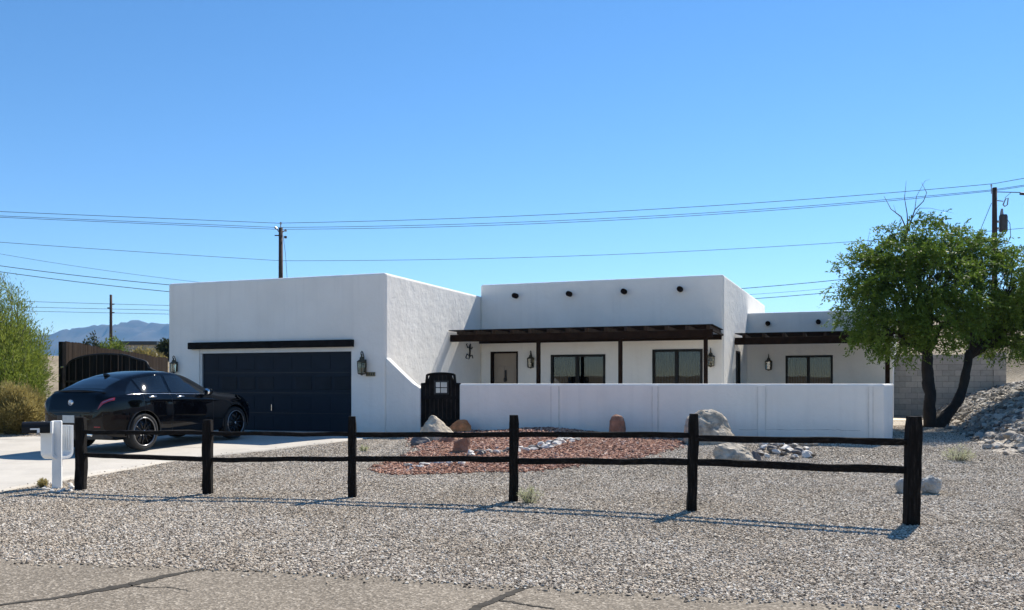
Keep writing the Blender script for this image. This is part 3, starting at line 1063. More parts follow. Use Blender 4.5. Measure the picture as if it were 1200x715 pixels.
# corners
GA0, GA1 = -7.164, 0.0
gar = block('garage_wall', [H(GA0, 0), H(GA1, 0), H(GA1, 12), H(GA0, 12)], 4.46)
DA0, DA1, DZ = -6.05, -1.03, 2.50
bm = bmesh.new(); hbox(bm, DA0, DA1, -.5, .22, -.3, DZ)
cut(gar, [bm]); fix_parent(gar, house)
mb = Vector((6.40, 25.79, 0)); mdir = Vector((math.sin(R(22.7)), math.cos(R(22.7)), 0))
mc = mb + mdir * 11.1
main_ = block('main_wall', [H(0, 6.52), mb, mc, H(0, 17.5)], 4.84)
W0 = mb + mdir * 5.46
W1c = W0 + E1 * 4.82
wdir = Vector((math.sin(R(25.2)), math.cos(R(25.2)), 0))
wing = block('wing_wall', [W0 - mdir * 0 - E1 * .3, W1c, W1c + wdir * 7, W0 - E1 * .3 + mdir * 7], 4.08, .06)
BM = 6.52


def on_wall(u, p0, t):
    """distance along t from p0 where the wall crosses image column u"""
    k = (u - CX) / F
    return (k * p0.y - p0.x) / (t.x - k * t.y)


pm = H(0, BM)
MT = (mb - pm).normalized()      # main front direction
MN = Vector((MT.y, -MT.x, 0))    # outward (towards the viewer)
if MN.y > 0: MN = -MN


def wall_rect(u0, u1, v0, v1, p0, t):
    a0, a1 = on_wall(u0, p0, t), on_wall(u1, p0, t)
    d = (p0 + t * (a0 + a1) / 2).y
    z1 = EYE + (HZ - v0) * d / F
    z0 = EYE + (HZ - v1) * d / F if v1 is not None else None
    return a0, a1, z0, z1


def wbox(bm, p0, t, n, a0, a1, n0, n1, z0, z1, bevel=0):
    """box on a wall: along t, out along n"""
    c = p0 + t * ((a0 + a1) / 2) + n * ((n0 + n1) / 2); c = Vector((c.x, c.y, (z0 + z1) / 2))
    rot = Matrix((t, n, Vector((0, 0, 1)))).transposed()
    if rot.determinant() < 0:
        rot = Matrix((t, -n, Vector((0, 0, 1)))).transposed()
    return box(bm, c, (abs(a1 - a0), abs(n1 - n0), abs(z1 - z0)), rot, bevel)


door_r = wall_rect(575, 607, 412, None, pm, MT)
win_r = [wall_rect(645.5, 709.5, 415.5, None, pm, MT), wall_rect(764.5, 823.5, 409.3, None, pm, MT)]
cs = []
bm = bmesh.new(); wbox(bm, pm, MT, MN, door_r[0], door_r[1], -.14, .3, .38, door_r[3]); cs.append(bm)
bm = bmesh.new(); wbox(bm, pm, MT, MN, win_r[0][0], win_r[0][1], -.6, .3, 1.05, win_r[0][3]); cs.append(bm)
bm = bmesh.new(); wbox(bm, pm, MT, MN, win_r[1][0], win_r[1][1], -.6, .3, .40, win_r[1][3]); cs.append(bm)
# small side window on the right face of the main block
SN = Vector((mdir.y, -mdir.x, 0))
s0, s1 = on_wall(862.3, mb, mdir), on_wall(867.5, mb, mdir)
bm = bmesh.new(); wbox(bm, mb, mdir, SN, s0, s1, -.3, .3, 1.30, 2.62); cs.append(bm)
cut(main_, cs); fix_parent(main_, house)
WN = MN
ww = wall_rect(920.5, 976, 416.5, None, W0, E1)
WNv = Vector((E1.y, -E1.x, 0))
if WNv.y > 0: WNv = -WNv
bm = bmesh.new(); wbox(bm, W0, E1, WNv, ww[0], ww[1], -.6, .3, 1.02, ww[3])
cut(wing, [bm]); fix_parent(wing, house)
for o in (gar, main_, wing):
    o.data.polygons.foreach_set('use_smooth', [False] * len(o.data.polygons))


def child(name, bm, m, par, smooth=False):
    return build(name, bm, m, smooth=smooth, wparent=par)


# garage door
gd = None
bm = bmesh.new(); hbox(bm, DA0 + .06, DA1 - .02, .10, .15, .16, DZ - .1)
gd = child('garage_door', bm, M['garage_door'], house)
cols, rows = 8, 4
aw = (DA1 - DA0 - .08) / cols; rh = (DZ - .26) / rows
for r_ in range(rows):
    for c_ in range(cols):
        a = DA0 + .06 + aw * c_; z = .16 + rh * r_
        bm = bmesh.new()
        if r_ == 2 and c_ not in (0, 4):
            hbox(bm, a + .05, a + aw - .05, .088, .0995, z + .09, z + rh - .11, .006)
            child('window_pane', bm, M['garage_pane'], gd)
        else:
            hbox(bm, a + .07, a + aw - .07, .092, .0995, z + .09, z + rh - .09, .005)
            child('raised_panel', bm, M['garage_door'], gd)
bm = bmesh.new()
for r_ in range(1, rows):
    hbox(bm, DA0 + .06, DA1 - .02, .097, .104, .16 + rh * r_ - .006, .16 + rh * r_ + .006)
child('section_seam', bm, M['trim_black'], gd)
bm = bmesh.new()
hbox(bm, -3.62, -3.59, .04, .09, .78, .96, .008)
child('handle', bm, M['chrome'], gd)
bm = bmesh.new(); hbox(bm, DA0 - .28, DA1 + .08, -.16, .02, 2.52, 2.71, .015)
child('lintel_beam', bm, M['black_wood'], house)
bm = bmesh.new(); hbox(bm, DA0, DA1, .02, .2, DZ - .1, DZ - .001)
hbox(bm, DA0 + .001, DA0 + .06, .04, .2, .1, DZ - .1); hbox(bm, DA1 - .03, DA1 - .001, .04, .2, .1, DZ - .1)
child('garage_door_trim', bm, M['white_trim'], house)


def frame_bars(bm, p0, t, n, a0, a1, z0, z1, wd, n0, n1, mid=True):
    wbox(bm, p0, t, n, a0 + .001, a1 - .001, n0, n1, z1 - wd, z1 - .001)
    wbox(bm, p0, t, n, a0 + .001, a1 - .001, n0, n1, z0 + .001, z0 + wd)
    wbox(bm, p0, t, n, a0 + .001, a0 + wd, n0 + .002, n1 - .002, z0 + wd, z1 - wd)
    wbox(bm, p0, t, n, a1 - wd, a1 - .001, n0 + .002, n1 - .002, z0 + wd, z1 - wd)
    if mid:
        m_ = (a0 + a1) / 2 - .02
        wbox(bm, p0, t, n, m_ - wd * .7, m_ + wd * .7, n0 + .002, n1 + .012, z0 + wd, z1 - wd)


def window(p0, t, n, r, z0, openfrac, label):
    a0, a1, _, z1 = r
    bm = bmesh.new()
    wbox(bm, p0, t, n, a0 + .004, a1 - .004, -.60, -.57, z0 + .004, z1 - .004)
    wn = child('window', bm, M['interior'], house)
    if label: wn['label'] = label
    bm = bmesh.new(); frame_bars(bm, p0, t, n, a0, a1, z0, z1, .075, -.10, .025)
    child('frame', bm, M['bronze'], wn)
    mid = (a0 + a1) / 2 - .02
    bm = bmesh.new(); wbox(bm, p0, t, n, a0 + .06, mid, -.055, -.049, z0 + .06, z1 - .06)
    child('pane', bm, M['window_glass'], wn)
    bm = bmesh.new(); wbox(bm, p0, t, n, mid, a1 - .06, -.035, -.029, z0 + .06, z1 - .06)
    child('pane', bm, M['window_glass'], wn)
    bm = bmesh.new()
    k = 0; a = a0 + .1
    while a < a1 - .06:
        side = 0 if a < mid else 1
        ang = openfrac[side] + random.uniform(-.06, .06)
        c = p0 + t * a - n * .2
        tt = (t * math.cos(ang) + n * math.sin(ang))
        c = Vector((c.x, c.y, (z0 + z1) / 2))
        rot = Matrix((tt, Vector((-tt.y, tt.x, 0)), Vector((0, 0, 1)))).transposed()
        box(bm, c, (.088, .003, z1 - z0 - .1), rot)
        a += .088
    child('blinds', bm, M['blind'], wn)
    return wn


window(pm, MT, MN, win_r[0], 1.05, (.72, 1.3), None)
window(pm, MT, MN, win_r[1], .40, (1.2, .75), None)
window(W0, E1, WNv, ww, 1.02, (1.05, .8), None)
# narrow side window
bm = bmesh.new(); frame_bars(bm, mb, mdir, SN, s0, s1, 1.30, 2.62, .06, -.10, .01, False)
wbox(bm, mb, mdir, SN, s0 + .06, s1 - .06, -.09, -.06, 1.36, 2.56)
child('side_window', bm, M['bronze'], house)

# front door
bm = bmesh.new(); a0, a1, _, z1 = door_r
wbox(bm, pm, MT, MN, a0 + .10, a1 - .05, -.12, -.07, .40, z1 - .06)
fd = child('front_door', bm, M['door'], house)
bm = bmesh.new()
for zz in ((.55, 1.15), (1.25, 2.1)):
    for aa in ((a0 + .2, (a0 + a1) / 2 - .02), ((a0 + a1) / 2 + .07, a1 - .14)):
        wbox(bm, pm, MT, MN, aa[0], aa[1], -.071, -.058, zz[0] + .0, zz[1], .01)
child('door_panel', bm, M['door'], fd)
bm = bmesh.new()
wbox(bm, pm, MT, MN, a0 + .001, a0 + .10, -.13, .02, .39, z1 - .001)
wbox(bm, pm, MT, MN, a1 - .05, a1 - .001, -.13, .02, .39, z1 - .001)
wbox(bm, pm, MT, MN, a0 + .10, a1 - .05, -.13, .018, z1 - .06, z1 - .001)
child('door_frame', bm, M['porch_wood'], fd)
bm = bmesh.new()
am = (a0 + a1) / 2 + .03
wbox(bm, pm, MT, MN, am - .035, am + .035, -.075, -.03, 1.62, 1.98, .012)
c = pm + MT * am - MN * (.02)
tube(bm, [Vector((c.x, c.y, 1.66)) + MT * (.05 * math.cos(k)) + Vector((0, 0, .07 * math.sin(k))) for k in np.linspace(0, 6.28, 13)], .012, 6)
child('door_knocker', bm, M['black_iron'], fd)

# vigas poking out of the parapets
for u, v in ((605, 347), (668, 344.8), (732, 342), (797.5, 339.3)):
    a = on_wall(u, pm, MT); c = pm + MT * a; z = EYE + (HZ - v) * c.y / F
    bm = bmesh.new(); c.z = z
    tube(bm, [c - MN * .12, c + MN * .10, c + MN * .22, c + MN * .24], [.085, .085, .083, .07], 14)
    child('viga', bm, M['porch_wood'], house)
for u, v in ((900, 379.3), (959, 377.4), (1010, 375.5)):
    a = on_wall(u, W0, E1); c = W0 + E1 * a; z = EYE + (HZ - v) * c.y / F
    bm = bmesh.new(); c.z = z
    tube(bm, [c - WNv * .12, c + WNv * .10, c + WNv * .20, c + WNv * .22], [.085, .085, .083, .07], 14)
    child('viga', bm, M['porch_wood'], house)

# main porch: lattice roof on rafters, beam and posts
BF = 4.05
PA1 = 7.92
bm = bmesh.new(); hbox(bm, .01, PA1, BF, BF + .15, 2.82, 3.03, .012)
child('porch_beam', bm, M['porch_wood'], house)
bm = bmesh.new(); hbox(bm, .01, PA1 - .02, BM - .14, BM - .09, 2.86, 3.02)
child('ledger_board', bm, M['porch_wood'], house)
pr = None
bm = bmesh.new()
b = BF - .10
while b < BM - .06:
    hbox(bm, -.0 + .012, PA1 + .02, b, b + .055, 3.148, 3.170)
    b += .135
pr = child('porch_roof', bm, M['porch_wood'], house)
nr = 14
for k in range(nr):
    a = .34 + (PA1 - .44) * k / (nr - 1)
    bm = bmesh.new(); hbox(bm, a - .05, a + .05, BF - .12, BM - .02, 3.031, 3.146, .008)
    child('rafter', bm, M['rafter_wood'], pr)
bm = bmesh.new(); hbox(bm, PA1 - .03, PA1 + .03, BF - .11, BM - .02, 2.98, 3.0305)
child('rafter', bm, M['porch_wood'], pr)
for u in (631, 727, 827):
    p0 = H(0, BF + .075)
    a = on_wall(u, p0, E1)
    bm = bmesh.new(); hbox(bm, a - .054, a + .054, BF + .02, BF + .13, .36, 2.819, .01)
    child('porch_post', bm, M['porch_wood'], house)

# wing porch
q0 = mb + mdir * 2.28
bw = on_wall(1040, q0, E1)
WBT = 3.20
bm = bmesh.new(); wbox(bm, q0, E1, WNv, .01, bw + .12, -.08, .08, 2.80, 3.03, .012)
child('porch_beam', bm, M['porch_wood'], house)
bm = bmesh.new()
dep = (W0 - q0).dot(-WNv)
k = -.12
while k < dep - .05:
    wbox(bm, q0 + E1 * (k * .04), E1, -WNv, .02 + max(0, k) * .05, bw + .16, k, k + .040, 3.152, 3.176)
    k += .105
wr = child('porch_roof', bm, M['porch_wood'], house)
for k in range(8):
    a = .30 + (bw - .25) * k / 7
    bm = bmesh.new(); wbox(bm, q0, E1, -WNv, a - .05, a + .05, -.14, dep - .02, 3.031, 3.150, .008)
    child('rafter', bm, M['rafter_wood'], wr)
bm = bmesh.new(); wbox(bm, q0, E1, WNv, bw - .065, bw + .065, -.065, .065, .36, 2.799, .01)
child('porch_post', bm, M['porch_wood'], house)

# house number plaque under the right garage lantern
bm = bmesh.new()
pg = H(0, 0); a0, a1 = on_wall(429.5, pg, E1), on_wall(440, pg, E1)
hbox(bm, a0, a1, -.035, -.001, 1.73, 1.84, .006)
pl = child('house_number', bm, M['plaque'], house)
bm = bmesh.new()
for k in range(4):
    a = a0 + (a1 - a0) * (k + .5) / 4
    hbox(bm, a - .012, a + .012, -.042, -.034, 1.75, 1.82, .003)
child('numeral', bm, M['black_iron'], pl)

# ------------------------------------------------------------------ courtyard wall and gate
cw = empty('courtyard_wall', H(2.1, 0), 0, label='low white stucco courtyard wall with rounded cap running across the front', cat='wall')
TH = .22
A0, A1 = 2.106, 12.02
pA, pB = H(A0, 0), H(A1, 0)
q1, q2 = Vector((8.30, 18.62, 0)), W1c + wdir * .15
plan = [pA, pB, q1, q2, q2 - E1 * TH, q1 + E2 * .1 - E1 * TH, pB + E2 * TH - E1 * .05, pA + E2 * TH]
bm = bmesh.new(); prism(bm, [(p.x, p.y) for p in plan], -.1, 1.535, .05)
child('wall', bm, M['stucco'], cw)
# slightly proud pilasters
for u0, u1 in ((646, 655), (764.5, 771), (888, 897), (1018, 1023)):
    a0, a1 = on_wall(u0, pg, E1), on_wall(u1, pg, E1)
    bm = bmesh.new(); hbox(bm, a0, a1, -.024, .05, -.1, 1.50, .006)
    child('pilaster', bm, M['stucco'], cw)
bm = bmesh.new()
cp = []
for u in np.linspace(866, 1008, 34):
    a = on_wall(u, pg, E1); p = H(a, -.0015); z = EYE + (HZ - (503.6 + 1.1 * noise.noise(Vector((u * .06, 0, 0))) + .7 * noise.noise(Vector((u * .3, 3, 0))) + (1.2 if u > 985 else 0))) * p.y / F
    cp.append(Vector((p.x, p.y, z)))
tube(bm, cp, [.0015 + .003 * abs(noise.noise(Vector((i * .4, 5, 0)))) for i in range(len(cp))], 5)
child('crack', bm, M['tar'], cw)
M['joint'] = simple('grey_joint_sealant', (.66, .635, .59), .9, .1, 8)
for u_ in (646, 655, 764.5, 771, 888, 897, 1018, 1023):
    a = on_wall(u_, pg, E1)
    bm = bmesh.new(); hbox(bm, a - .009, a + .009, -.0275, .02, -.1, 1.47)
    child('joint', bm, M['joint'], cw)
# ramped wing of the garage front
bm = bmesh.new()
prof = [(0.0, -.1), (1.0, -.1), (1.0, 1.40), (.93, 1.46), (.80, 1.53), (.55, 1.74), (.25, 2.0), (0.0, 2.22)]
slab_poly(bm, [H(a + .004, .0, z) for a, z in prof], E2, .24, .02)
child('ramped_end', bm, M['stucco'], cw)

cg = empty('courtyard_gate', H(1.55, .1), 0, label='black wooden courtyard gate with arched top and small barred opening', cat='gate')
def arch(a):
    t = (a - 1.555) / .545
    return 1.50 + (0.24 + .04 * (1 - (t / .72) ** 2) if abs(t) < .72 else .05 * (1 - abs(t)))
ab = np.linspace(1.015, 2.095, 10)
op = (1.43, 1.75, 1.30, 1.57)
bm = bmesh.new()
for k in range(9):
    l, r_ = ab[k] + .004, ab[k + 1] - .004
    if r_ > op[0] + .02 and l < op[1] - .02:
        hbox(bm, l, r_, .06, .095, .4, op[2])
        z1_ = arch((l + r_) / 2)
        hbox(bm, l, r_, .06, .095, op[3], z1_)
    else:
        slab_poly_pts = [H(l, .06, .4), H(r_, .06, .4), H(r_, .06, arch(r_)), H(l, .06, arch(l))]
        b_ = bmesh.new(); slab_poly(b_, slab_poly_pts, E2, .035)
        me_ = bpy.data.meshes.new('t'); b_.to_mesh(me_); b_.free(); bm.from_mesh(me_); bpy.data.meshes.remove(me_)
child('gate_board', bm, M['black_wood'], cg)
bm = bmesh.new()
hbox(bm, op[0] - .04, op[1] + .04, .03, .059, op[3], op[3] + .04); hbox(bm, op[0] - .04, op[1] + .04, .03, .059, op[2] - .04, op[2])
hbox(bm, op[0] - .04, op[0], .032, .058, op[2], op[3]); hbox(bm, op[1], op[1] + .04, .032, .058, op[2], op[3])
mz = (op[2] + op[3]) / 2; ma_ = (op[0] + op[1]) / 2 - .03
tube(bm, [H(ma_, .05, op[2] - .01), H(ma_, .05, op[3] + .01)], .012, 6); tube(bm, [H(op[0] - .01, .05, mz), H(op[1] + .01, .05, mz)], .012, 6)
child('opening_grille', bm, M['black_iron'], cg)
bm = bmesh.new()
prevp = None
for k in range(40):
    a = 1.0 + 1.11 * k / 39
    prevp = (prevp or []) + [H(a, .078, arch(min(2.09, max(1.02, a))) + .02)]
tube(bm, prevp, .035, 6)
hbox(bm, 1.0, 1.035, .05, .11, .4, 1.5); hbox(bm, 2.075, 2.104, .05, .11, .4, 1.5)
hbox(bm, 1.02, 2.09, .035, .0595, 1.14, 1.22); hbox(bm, 1.02, 2.09, .035, .0595, .55, .63)
child('gate_frame', bm, M['black_wood'], cg)


# ------------------------------------------------------------------ wall lanterns
def make_lantern():
    """origin on the wall, +Y out of the wall; about 0.62 m tall, arm on top"""
    t = empty('wall_lantern')
    s = 1.0
    bm = bmesh.new()
    box(bm, (0, .012, .02), (.10, .024, .30), bevel=.006)
    build('back_plate', bm, M['iron'], t)
    bm = bmesh.new()
    pts = [(0, .02, .1), (0, .05, .25), (0, .09, .335), (0, .135, .36), (0, .172, .33), (0, .17, .28), (0, .145, .27)]
    tube(bm, pts, .013, 8)
    build('scroll_arm', bm, M['iron'], t, True)
    bm = bmesh.new()
    lathe(bm, [(0, .30), (.02, .29), (.022, .24), (.05, .215), (.06, .17), (.125, .125), (.13, .11), (0, .105)], 6, c=(0, .14, 0))
    build('cap', bm, M['iron'], t)
    bm = bmesh.new()
    lathe(bm, [(0, -.20), (.02, -.20), (.03, -.185), (.10, -.17), (.108, -.15), (0, -.145)], 6, c=(0, .14, 0))
    for k in range(6):
        a = k * math.pi / 3
        tube(bm, [(math.cos(a) * .10, .14 + math.sin(a) * .10, -.15), (math.cos(a) * .115, .14 + math.sin(a) * .115, .115)], .009, 5)
    build('cage', bm, M['iron'], t)
    bm = bmesh.new()
    lathe(bm, [(.088, -.145), (.103, .108)], 6, c=(0, .14, 0))
    build('glass', bm, M['lamp_glass'], t)
    bm = bmesh.new()
    for k in range(3):
        a = k * 2.09
        tube(bm, [(math.cos(a) * .03, .14 + math.sin(a) * .03, -.145), (math.cos(a) * .03, .14 + math.sin(a) * .03, -.02)], .013, 6)
    build('candle', bm, M['white_trim'], t)
    return t


def copy_tree(o, parent=None):
    c = o.copy(); COL.objects.link(c); c.parent = parent
    for ch in list(o.children): copy_tree(ch, c)
    return c


lan = make_lantern()
LG = 'bronze lanterns on the house walls'
spots = [(207, 417, 437.5, pg, E1, 'bronze wall lantern left of the garage door above the black car'),
         (427.5, 411.5, 440, pg, E1, 'bronze wall lantern right of the garage door over the number plaque'),
         (623.5, 411, 432, pm, MT, 'bronze wall lantern between the front door and a porch post'),
         (833.5, 408, 430.5, pm, MT, 'bronze wall lantern at the right end of the main porch'),
         (901, 415, 434.5, W0, E1, 'bronze wall lantern left of the window on the right wing')]
for i, (u, v0, v1, p0, t, lab) in enumerate(spots):
    o = lan if i == 0 else copy_tree(lan)
    a = on_wall(u, p0, t); c = p0 + t * a
    zt = EYE + (HZ - v0) * c.y / F; zb = EYE + (HZ - v1) * c.y / F
    s = (zt - zb) / .57
    n = Vector((t.y, -t.x, 0))
    if n.y > 0: n = -n
    o.location = (c.x + n.x * .002, c.y + n.y * .002, zb + .20 * s)
    o.rotation_euler = (0, 0, math.atan2(n.y, n.x) - math.pi / 2)
    o.scale = (s, s, s)
    tag(o, lab, 'lantern', LG)

# wrought iron ornament on the garage side wall
pS = H(0, 0); a = on_wall(549.5, pS, E2); c = pS + E2 * a + E1 * .03
wo = empty('wall_ornament', c, 0, label='small dark wrought iron ornament hung on the garage side wall by the porch', cat='ornament')
bm = bmesh.new()
zt, zb = EYE + (HZ - 403) * c.y / F, EYE + (HZ - 421.5) * c.y / F
hh = zt - zb
def op_(y, z): return Vector((c.x, c.y, zb)) + E2 * y + Vector((0, 0, z * hh))
tube(bm, [op_(.06, 1), op_(.0, .8), op_(.02, .5), op_(0, .2), op_(-.08, .02)], [.02, .035, .028, .022, .012], 7)
tube(bm, [op_(.0, .82), op_(-.16, .74), op_(-.26, .95), op_(-.2, .99)], .016, 6)
tube(bm, [op_(.01, .78), op_(.17, .68), op_(.2, .82)], .016, 6)
tube(bm, [op_(.0, .22), op_(-.22, .34), op_(-.32, .12), op_(-.2, .05)], .016, 6)
tube(bm, [op_(.0, .2), op_(.2, .3), op_(.26, .1)], .016, 6)
child('scrollwork', bm, M['black_iron'], wo, True)


# ------------------------------------------------------------------ split rail fence
def rough_beam(bm, p, q, w_, h_, seed, n=14):
    """weathered split beam between p and q"""
    t = (q - p).normalized(); L = (q - p).length
    side = Vector((-t.y, t.x, 0)).normalized(); up = side.cross(t) * -1
    if abs(t.z) > .9:
        side = Vector((1, 0, 0)); up = Vector((0, 1, 0))
    prof = [(-.5, -.42), (-.42, -.5), (.40, -.5), (.5, -.38), (.5, .40), (.38, .5), (-.40, .5), (-.5, .36)]
    rings = []
    for i in range(n + 1):
        s = i / n
        c = p.lerp(q, s)
        c += side * .010 * noise.noise(Vector((s * 5, seed, 0))) + up * .014 * noise.noise(Vector((s * 4, seed, 9)))
        ring = []
        for k, (a, b) in enumerate(prof):
            j = 1 + .16 * noise.noise(Vector((s * L * 3.0, k * 3.3, seed * 1.7))) + .05 * noise.noise(Vector((s * L * 14, k * 3.3, seed)))
            e = .86 if i in (0, n) else 1
            ring.append(bm.verts.new(c + side * a * w_ * j * e + up * b * h_ * j * e))
        rings.append(ring)
    m_ = len(prof)
    for i in range(n):
        for k in range(m_):
            bm.faces.new((rings[i][k], rings[i][(k + 1) % m_], rings[i + 1][(k + 1) % m_], rings[i + 1][k]))
    bm.faces.new(rings[0][::-1]); bm.faces.new(rings[-1])
    bmesh.ops.recalc_face_normals(bm, faces=bm.faces)


fp = [(95, 491, 576, 11.5, 0), (243.5, 494, 581, 11.5, 0), (412.5, 490, 585, 10, 0), (602, 488.5, 590, 12, .5), (811.5, 487, 601, 12, 3.5), (1069, 490, 617, 17.5, 3.5)]
fence = empty('split_rail_fence', G(602, 590), 0, label='black two rail split rail fence along the gravel verge', cat='fence')
posts = []
for i, (u, v0, v1, wp, lean) in enumerate(fp):
    b_ = G(u - lean / 2, v1 - 2); d = b_.y
    ht = (v1 - v0) / F * d
    top = Vector(((u + lean / 2 - CX) / F * d, d, b_.z + ht))
    wd = wp / F * d
    posts.append((b_, top, wd))
    bm = bmesh.new()
    rough_beam(bm, b_ - Vector((0, 0, .2)), top, wd * .9, wd * .88, 3.1 * i + 1, 12)
    child('post', bm, M['post_wood'], fence)
rl = [((506.5, 507.3), (533, 538.5), 4.6, 5.2), ((507.8, 509.3), (538.8, 537.6), 4.8, 5.4), ((509.6, 509.6), (537.2, 538.2), 5.8, 6.6), ((509.6, 509.8), (540.2, 541.2), 6.2, 7.2), ((514.2, 517.6), (541.6, 551.4), 7.4, 8.6)]
for i, (up_, lo_, hu, hl) in enumerate(rl):
    d0, d1 = posts[i][0].y, posts[i + 1][0].y
    u0, u1 = fp[i][0], fp[i + 1][0]
    for (va, vb), hp in ((up_, hu), (lo_, hl)):
        p, q = W(u0, va, d0), W(u1, vb, d1)
        bm = bmesh.new()
        h_ = hp / F * (d0 + d1) / 2
        rough_beam(bm, p, q, .07, h_, i * 5.3 + va, 22)
        child('rail', bm, M['fence_wood'], fence)

# ------------------------------------------------------------------ mailbox
mp_ = G(67, 572)
dm = mp_.y
AX = Vector((-.93, -.37, 0)).normalized(); SD = Vector((AX.y, -AX.x, 0))   # into the box / away from the road
mail = empty('mailbox', mp_, 0, label='black mailbox on a white plastic post with newspaper holder', cat='mailbox')
def mrot(): return Matrix((AX, Vector((-AX.y, AX.x, 0)), Vector((0, 0, 1)))).transposed()
zt = EYE - (493 - HZ) / F * dm
bm = bmesh.new(); box(bm, mp_ + Vector((0, 0, (zt - mp_.z) / 2 - .04)), (.125, .125, zt - mp_.z + .08), mrot(), .014)
child('post', bm, M['plastic'], mail)
bm = bmesh.new()
wid, hh = .17, .165
prof = [(-wid / 2, 0), (wid / 2, 0), (wid / 2, hh * .55)] + [(wid / 2 * math.cos(a), hh * .55 + hh * .45 * math.sin(a)) for a in np.linspace(0, math.pi, 9)[1:-1]] + [(-wid / 2, hh * .55)]
base = mp_ - SD * .12 + AX * .07; base.z = zt - hh - .005
r0 = [bm.verts.new(base + SD * a + Vector((0, 0, b))) for a, b in prof]
r1 = [bm.verts.new(base + AX * .36 + SD * a + Vector((0, 0, b))) for a, b in prof]
n = len(prof)
for k in range(n): bm.faces.new((r0[k], r0[(k + 1) % n], r1[(k + 1) % n], r1[k]))
bm.faces.new(r0[::-1]); bm.faces.new(r1)
bmesh.ops.recalc_face_normals(bm, faces=bm.faces)
bmesh.ops.bevel(bm, geom=[e for e in bm.edges if len(e.link_faces) == 2 and e.calc_face_angle(0) > .9], offset=.008, segments=2, affect='EDGES')
child('box', bm, M['black_metal'], mail)
bm = bmesh.new()
fc = base + AX * .19 - SD * (wid / 2 + .008) + Vector((0, 0, .062))
box(bm, fc, (.12, .008, .022), mrot()); box(bm, fc - AX * .045 - Vector((0, 0, .028)), (.035, .009, .05), mrot())
child('flag', bm, M['plastic'], mail)
bm = bmesh.new()
box(bm, base - AX * .018 + Vector((0, 0, .078)), (.03, .185, .185), mrot(), .012)
child('end_cap', bm, M['plastic'], mail)
# U shaped newspaper holder through the post
bm = bmesh.new()
hw, th_ = .185, .034
zu, zl = EYE - (499 - HZ) / F * dm, EYE - (538 - HZ) / F * dm
rr = .10
def upro(off):
    w2 = hw - off; b0 = zl + off; r_ = rr - off * .5
    return [(-w2, zu)] + [(-w2 + r_ - r_ * math.cos(a), b0 + r_ - r_ * math.sin(a)) for a in np.linspace(0, math.pi / 2, 6)] + [(w2 - r_ + r_ * math.sin(a), b0 + r_ - r_ * math.cos(a)) for a in np.linspace(0, math.pi / 2, 6)] + [(w2, zu)]
PO, PI_ = upro(0), upro(th_)
PX = Vector((.37, .93, 0)).normalized(); PD = Vector((-PX.y, PX.x, 0))
cen = Vector((mp_.x + .06, mp_.y + .03, 0))
ringsU = []
for dep_ in (-.01, .215):
    ringsU.append(([bm.verts.new(cen + PX * a + PD * dep_ + Vector((0, 0, b))) for a, b in PO], [bm.verts.new(cen + PX * a + PD * dep_ + Vector((0, 0, b))) for a, b in PI_]))
n = len(PO)
for k in range(n - 1):
    (o0, i0), (o1, i1) = ringsU
    bm.faces.new((o0[k], o0[k + 1], o1[k + 1], o1[k])); bm.faces.new((i0[k], i1[k], i1[k + 1], i0[k + 1]))
    bm.faces.new((o0[k], i0[k], i0[k + 1], o0[k + 1])); bm.faces.new((o1[k], o1[k + 1], i1[k + 1], i1[k]))
for e in (0, n - 1):
    (o0, i0), (o1, i1) = ringsU
    bm.faces.new((o0[e], o1[e], i1[e], i0[e]))
bmesh.ops.recalc_face_normals(bm, faces=bm.faces)
nh = child('newspaper_holder', bm, M['plastic'], mail)
bm = bmesh.new()
for k in range(4):
    q = cen + PX * (hw - th_ - .004) + PD * (.03 + .047 * k)
    tube(bm, [Vector((q.x, q.y, zl + .12)), Vector((q.x, q.y, zu - .015))], .009, 6)
child('rib', bm, M['plastic'], nh)


# ------------------------------------------------------------------ car
def interp(tab, x):
    xs_ = [p[0] for p in tab]; ys_ = [p[1] for p in tab]
    n = len(xs_)
    if x <= xs_[0]: return ys_[0]
    if x >= xs_[-1]: return ys_[-1]
    for i in range(n - 1):
        if x <= xs_[i + 1]:
            h = xs_[i + 1] - xs_[i]; t = (x - xs_[i]) / h
            def sl(k):
                if k == 0: return (ys_[1] - ys_[0]) / (xs_[1] - xs_[0])
                if k == n - 1: return (ys_[-1] - ys_[-2]) / (xs_[-1] - xs_[-2])
                a = (ys_[k] - ys_[k - 1]) / (xs_[k] - xs_[k - 1]); b = (ys_[k + 1] - ys_[k]) / (xs_[k + 1] - xs_[k])
                return 0 if a * b <= 0 else 2 * a * b / (a + b)
            m0, m1 = sl(i) * h, sl(i + 1) * h
            return (2 * t ** 3 - 3 * t ** 2 + 1) * ys_[i] + (t ** 3 - 2 * t ** 2 + t) * m0 + (-2 * t ** 3 + 3 * t ** 2) * ys_[i + 1] + (t ** 3 - t ** 2) * m1


